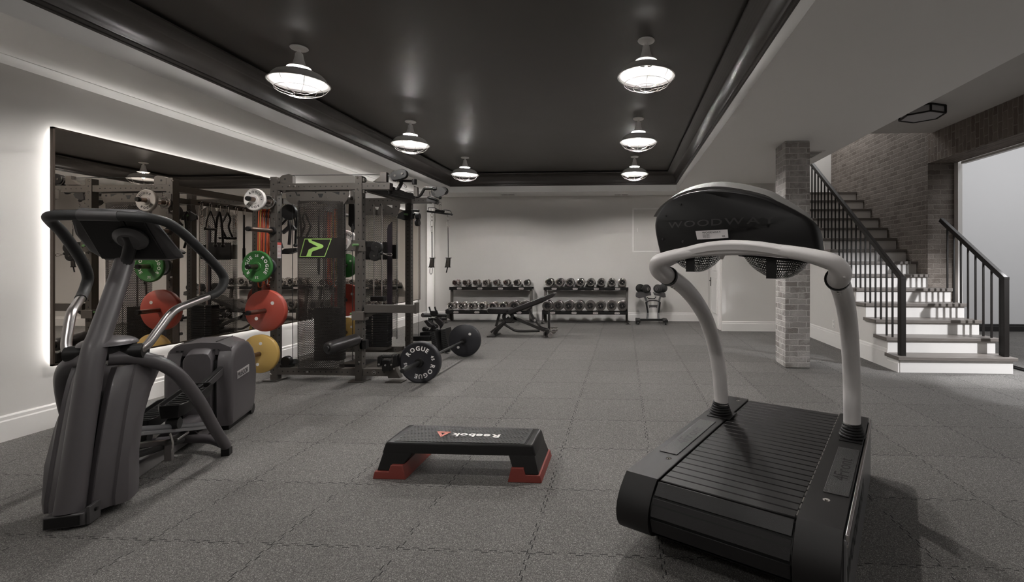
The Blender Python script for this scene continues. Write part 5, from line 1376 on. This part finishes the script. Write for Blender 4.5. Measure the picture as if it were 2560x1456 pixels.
A2 = [1080 + x / 7.6625 for x in (360, 560, 758, 957, 1155, 1355, 1565, 1765)]
A3 = [1340 + x / 7.11 for x in (233, 415, 602, 790, 972, 1160, 1347, 1535)]
A4 = [1340 + x / 7.11 for x in (200, 390, 578, 770, 958, 1150, 1345, 1535)]
row(A1, 707.5, YU, db_s, 'the upper shelf of the left rack', 'dumbbells on the upper left shelf')
row(A2, 766, YL, db_m, 'the lower shelf of the left rack', 'dumbbells on the lower left shelf', protos=[db_m] * 6 + [db_h] * 2)
row(A3, 706.5, YU, db_l, 'the upper shelf of the right rack', 'dumbbells on the upper right shelf')
row(A4, 765.5, YL, db_h, 'the lower shelf of the right rack', 'dumbbells on the lower right shelf')

# ---- adjustable dumbbell stand
ys = 10.12
z5 = lambda x, y: (1340 + x / 7.11, 670 + y / 7.11)
stn = thing('dumbbell_stand', 'silver and black stand for two adjustable dumbbells right of the racks', 'stand', (P(1629, 0, ys).x, ys, 0))
def tube5(pts, y, r, nm, m, par): return MB().tube([P(*z5(*p), y) for p in pts], r, 10, 5).build(nm, m, par)
for pts in (([(1930, 510), (1955, 560), (1975, 640), (1985, 760), (1985, 860), (1965, 930)]), ([(2215, 510), (2195, 560), (2185, 640), (2175, 760), (2175, 860), (2185, 930)])):
    tube5(pts, ys, .022, 'leg', SILV, stn)
for p, q in (((1955, 610), (1990, 800)), ((2205, 610), (2180, 800))): MB().beam(P(*z5(*p), ys - .03), P(*z5(*q), ys - .03), .035, .02).build('leg_cover', BLK, stn, bevel=.004)
tube5([(1965, 620), (2000, 590), (2080, 580), (2160, 590), (2200, 615)], ys - .02, .012, 'arch_bar', GREYD, stn)
tube5([(1975, 520), (2000, 545), (2060, 550), (2110, 545), (2130, 510)], ys - .03, .008, 'grab_bar', BLK, stn)
MB().prism([P(*z5(*p), ys - .01) for p in ((2005, 660), (2160, 660), (2150, 720), (2135, 705), (2030, 705), (2015, 720))], (0, .01, 0)).build('cross_plate', GREYD, stn)
MB().beam(P(*z5(1815, 925), ys), P(*z5(2285, 925), ys), .05, .045).build('base_bar', BLK, stn, bevel=.004)
for x in (1810, 2290):
    c = P(*z5(x, 930), ys); MB().box(c.x - .05, c.x + .05, ys - .2, ys + .2, .05, .10).build('base_foot', BLK, stn, bevel=.006)
    for yy in (ys - .18, ys + .18): MB().cyl((c.x - .012, yy, .027), (c.x + .012, yy, .027), .027, n=14).build('caster', BLK, stn)
    MB().box(c.x - .055, c.x - .02, ys - .22, ys - .17, .09, .15).build('foot_cap', GREYD, stn, bevel=.004)
for sg, pts in ((-1, [(1775, 515), (1785, 455), (1850, 430), (1960, 450), (2040, 430), (2050, 490), (1985, 500), (1935, 520), (1830, 545)]), (1, [(2090, 440), (2150, 460), (2240, 440), (2300, 455), (2310, 520), (2260, 530), (2200, 505), (2110, 490)])):
    tr_ = MB().prism([P(*z5(*p), ys - .13) for p in pts], (0, .30, 0)).build('cradle', GREYD, stn, bevel=.006)
for nm, cx, cy, lab in (('l', 1905, 385, 'black adjustable dumbbell on the left cradle of the stand'), ('r', 2212, 385, 'black adjustable dumbbell on the right cradle of the stand')):
    c = P(*z5(cx, cy), ys)
    sg = 1 if nm == 'l' else -1
    a = thing('adjustable_dumbbell', lab, 'dumbbell', (c.x, ys, c.z), sg * .55, group='adjustable dumbbells on the stand')
    MB().cyl((0, -.07, 0), (0, .07, 0), .017, n=12).build('grip', BLKR, a, local=True)
    for s2 in (-1, 1):
        for k in range(5):
            r = (.088, .092, .094, .090, .082)[k]; y = s2 * (.075 + k * .021)
            MB().lathe([(0, y), (r - .006, y), (r, y + s2 * .004), (r, y + s2 * .013), (r - .006, y + s2 * .017), (0, y + s2 * .017)], (0, 0, .02), 'y', n=24).build('weight_plate', BLKR, a, local=True)
        MB().lathe([(0, s2 * .178), (.045, s2 * .178), (.042, s2 * .192), (0, s2 * .192)], (0, 0, 0.02), 'y', n=20).build('selector_dial', GREYD, a, local=True)
        MB().torus((0, s2 * .1925, .02), .026, .003, 'y', 18).build('dial_ring', BRUSH, a, local=True)

# ---- adjustable bench
yb = 8.3
z4 = lambda x, y: (1080 + x / 7.6625, 670 + y / 7.6625)
bn = thing('weight_bench', 'black adjustable weight bench with raised back pad before the dumbbell racks', 'bench', (P(1300, 0, yb).x, yb, 0))
def pad(pts, w, nm, bev=.012):
    return MB().prism([P(*z4(*p), yb - w) for p in pts], (0, 2 * w, 0)).build(nm, VINYL, bn, bevel=bev, seg=3)
pad([(1050, 800), (1075, 780), (1480, 785), (1470, 850), (1400, 878), (1090, 882), (1055, 850)], .14, 'seat_pad')
pad([(1400, 845), (1425, 820), (2310, 485), (2345, 490), (2350, 525), (2290, 580), (1500, 885), (1420, 890)], .14, 'back_pad')
MB().beam(P(*z4(1500, 890), yb), P(*z4(2150, 640), yb), .16, .02).build('back_plate', BENCHS, bn)
def bb_(p, q, w, h, nm, m=BENCHS, y=yb, y2=None): return MB().beam(P(*z4(*p), y), P(*z4(*q), y if y2 is None else y2), w, h).build(nm, m, bn, bevel=.003)
bb_((1290, 890), (1230, 1120), .05, .04, 'front_leg_tube')
bb_((1480, 950), (1190, 1265), .05, .055, 'front_leg')
bb_((1400, 1020), (1130, 1235), .04, .035, 'front_leg', y=yb - .1)
MB().box(P(*z4(1110, 0), yb).x, P(*z4(1260, 0), yb).x, yb - .2, yb + .2, 0, .025).build('front_foot', BENCHS, bn, bevel=.004)
MB().lathe([(.052, -.04), (.098, -.04), (.104, -.03), (.104, .03), (.098, .04), (.052, .04)], P(*z4(1460, 940), yb), 'y', n=28, closed=True).build('pivot_ring', BENCHS, bn)
MB().prism([P(*z4(*p), yb - .03) for p in ((1400, 1000), (1560, 920), (1640, 1000), (1560, 1060), (1395, 1060))], (0, .06, 0)).build('pivot_gusset', BENCHS, bn, bevel=.003)
bb_((1560, 950), (2210, 1220), .06, .05, 'main_spine')
MB().tube([P(*z4(*p), yb) for p in ((1380, 1080), (1520, 1165), (1600, 1205), (1700, 1215), (2060, 1210))], .022, 10, 3).build('lower_tube', BENCHS, bn)
bb_((1850, 790), (1960, 990), .03, .04, 'adjust_strut'); bb_((1960, 990), (2070, 1130), .03, .03, 'adjust_strut')
MB().cyl(P(*z4(1970, 1005), yb - .04), P(*z4(1970, 1005), yb + .04), .022, n=14).build('adjust_knob', BRUSH, bn)
bb_((2050, 1130), (2220, 1190), .04, .05, 'rear_brace')
MB().box(P(*z4(2222, 0), yb).x, P(*z4(2262, 0), yb).x, yb - .025, yb + .025, .14, .44).build('handle_post', BENCHS, bn, bevel=.003)
MB().prism([P(*z4(*p), yb - .2) for p in ((2165, 1190), (2240, 1190), (2225, 1325), (2165, 1325))], (0, .08, 0)).build('rear_foot', BENCHS, bn, bevel=.004)
MB().beam((P(*z4(2200, 0), yb).x, yb - .2, .07), (P(*z4(2200, 0), yb).x, yb + .22, .07), .05, .06).build('rear_bar', BENCHS, bn)
for yy in (yb - .22, yb + .2): MB().cyl(P(*z4(2300, 1255), yb) + V((0, yy - yb - .015, 0)), P(*z4(2300, 1255), yb) + V((0, yy - yb + .015, 0)), .04, n=18).build('wheel', BRUSH, bn)
MB().tube([P(*z4(*p), yb - .1) for p in ((2250, 1215), (2265, 1165), (2330, 1150), (2400, 1160), (2380, 1210))], .012, 8, 4, True).build('lift_handle', CHROME, bn)

# ---- folding leg trainer beside the barbell
yg = 6.75
z3 = lambda x, y: (860 + x / 5.2, 700 + y / 5.2)
lg = thing('leg_trainer', 'black folding leg trainer with padded rollers and ribbed foot blocks behind the barbell', 'exercise machine', (P(1090, 0, yg).x, yg, 0))
def pr(pts, y, d, nm, m=BLK, bev=.004): return MB().prism([P(*z3(*p), y) for p in pts], (0, d, 0)).build(nm, m, lg, bevel=bev)
pr([(790, 740), (1110, 735), (1105, 800), (790, 800)], yg - .2, .25, 'base_beam'); pr([(985, 685), (1120, 670), (1135, 730), (1120, 800), (985, 760)], yg - .1, .3, 'base_block')
for pts, nm in (([(1115, 690), (1170, 670), (1225, 930), (1180, 960), (1150, 900)], 'a'), ([(1255, 650), (1305, 640), (1362, 890), (1290, 910), (1262, 890)], 'b')):
    y0 = yg - .12 if nm == 'a' else yg + .02
    o_ = pr(pts, y0, .26, 'foot_block')
    p0, p1 = pts[0], pts[-1]
    for k in range(11):
        t = (k + .5) / 11; a = (pts[0][0] + (pts[3][0] - pts[0][0]) * t, pts[0][1] + (pts[3][1] - pts[0][1]) * t); b = (pts[1][0] + (pts[2][0] - pts[1][0]) * t, pts[1][1] + (pts[2][1] - pts[1][1]) * t)
        MB().beam(P(*z3(*a), y0 - .004), P(*z3(*b), y0 - .004), .010, .016).build('rubber_rib', mat('rib rubber', (.03, .03, .03), .5), o_)
pr([(1175, 700), (1255, 660), (1290, 900), (1215, 950), (1200, 850)], yg + .1, .1, 'core_block')
MB().beam(P(*z3(1120, 990), yg), P(*z3(1285, 1025), yg), .05, .03).build('foot', STEEL, lg); MB().beam(P(*z3(1215, 930), yg), P(*z3(1250, 1015), yg), .03, .03).build('leg', STEEL, lg)
for (a, b, r) in (((1020, 460), (1130, 462), .032), ((1150, 458), (1330, 462), .026), ((1095, 508), (1330, 505), .020)):
    MB().cyl(P(*z3(*a), yg), P(*z3(*b), yg + .15), r, n=18).build('padded_roller', GREYD if r > .03 else BLK, lg, bevel=.004)
for pts in ([(1107, 350), (1130, 430), (1145, 460)], [(1180, 350), (1195, 400), (1215, 450)]):
    MB().beam(P(*z3(*pts[0]), yg), P(*z3(*pts[1]), yg), .02, .016).build('prong', BLK, lg); MB().beam(P(*z3(*pts[1]), yg), P(*z3(*pts[2]), yg), .02, .03).build('prong', BLK, lg)
pr([(1125, 405), (1195, 410), (1190, 450), (1135, 450)], yg - .02, .05, 'yoke')
pr([(1165, 490), (1215, 480), (1290, 550), (1245, 615), (1170, 530)], yg + .05, .12, 'shin_pad', VINYL, .008); pr([(1035, 540), (1075, 520), (1150, 590), (1130, 625), (1085, 610)], yg - .05, .12, 'shin_pad', VINYL, .008)
pr([(1240, 610), (1275, 570), (1282, 590), (1250, 640)], yg, .04, 'latch'); pr([(1010, 640), (1030, 615), (1080, 640), (1070, 675), (1020, 670)], yg - .05, .08, 'latch')
pr([(1140, 600), (1165, 585), (1195, 610), (1190, 640), (1120, 640)], yg - .03, .1, 'hinge'); pr([(1120, 640), (1160, 625), (1180, 655), (1070, 680)], yg - .03, .05, 'hinge')
MB().beam(P(*z3(1160, 500), yg), P(*z3(1145, 555), yg), .014, .014).build('rod', BLK, lg)
MB().beam(P(*z3(1225, 965), yg - .1), P(*z3(1370, 910), yg - .1), .02, .02).build('lower_rod', BLK, lg)
pr([(1300, 920), (1360, 900), (1370, 940), (1320, 955)], yg - .12, .05, 'end_block')
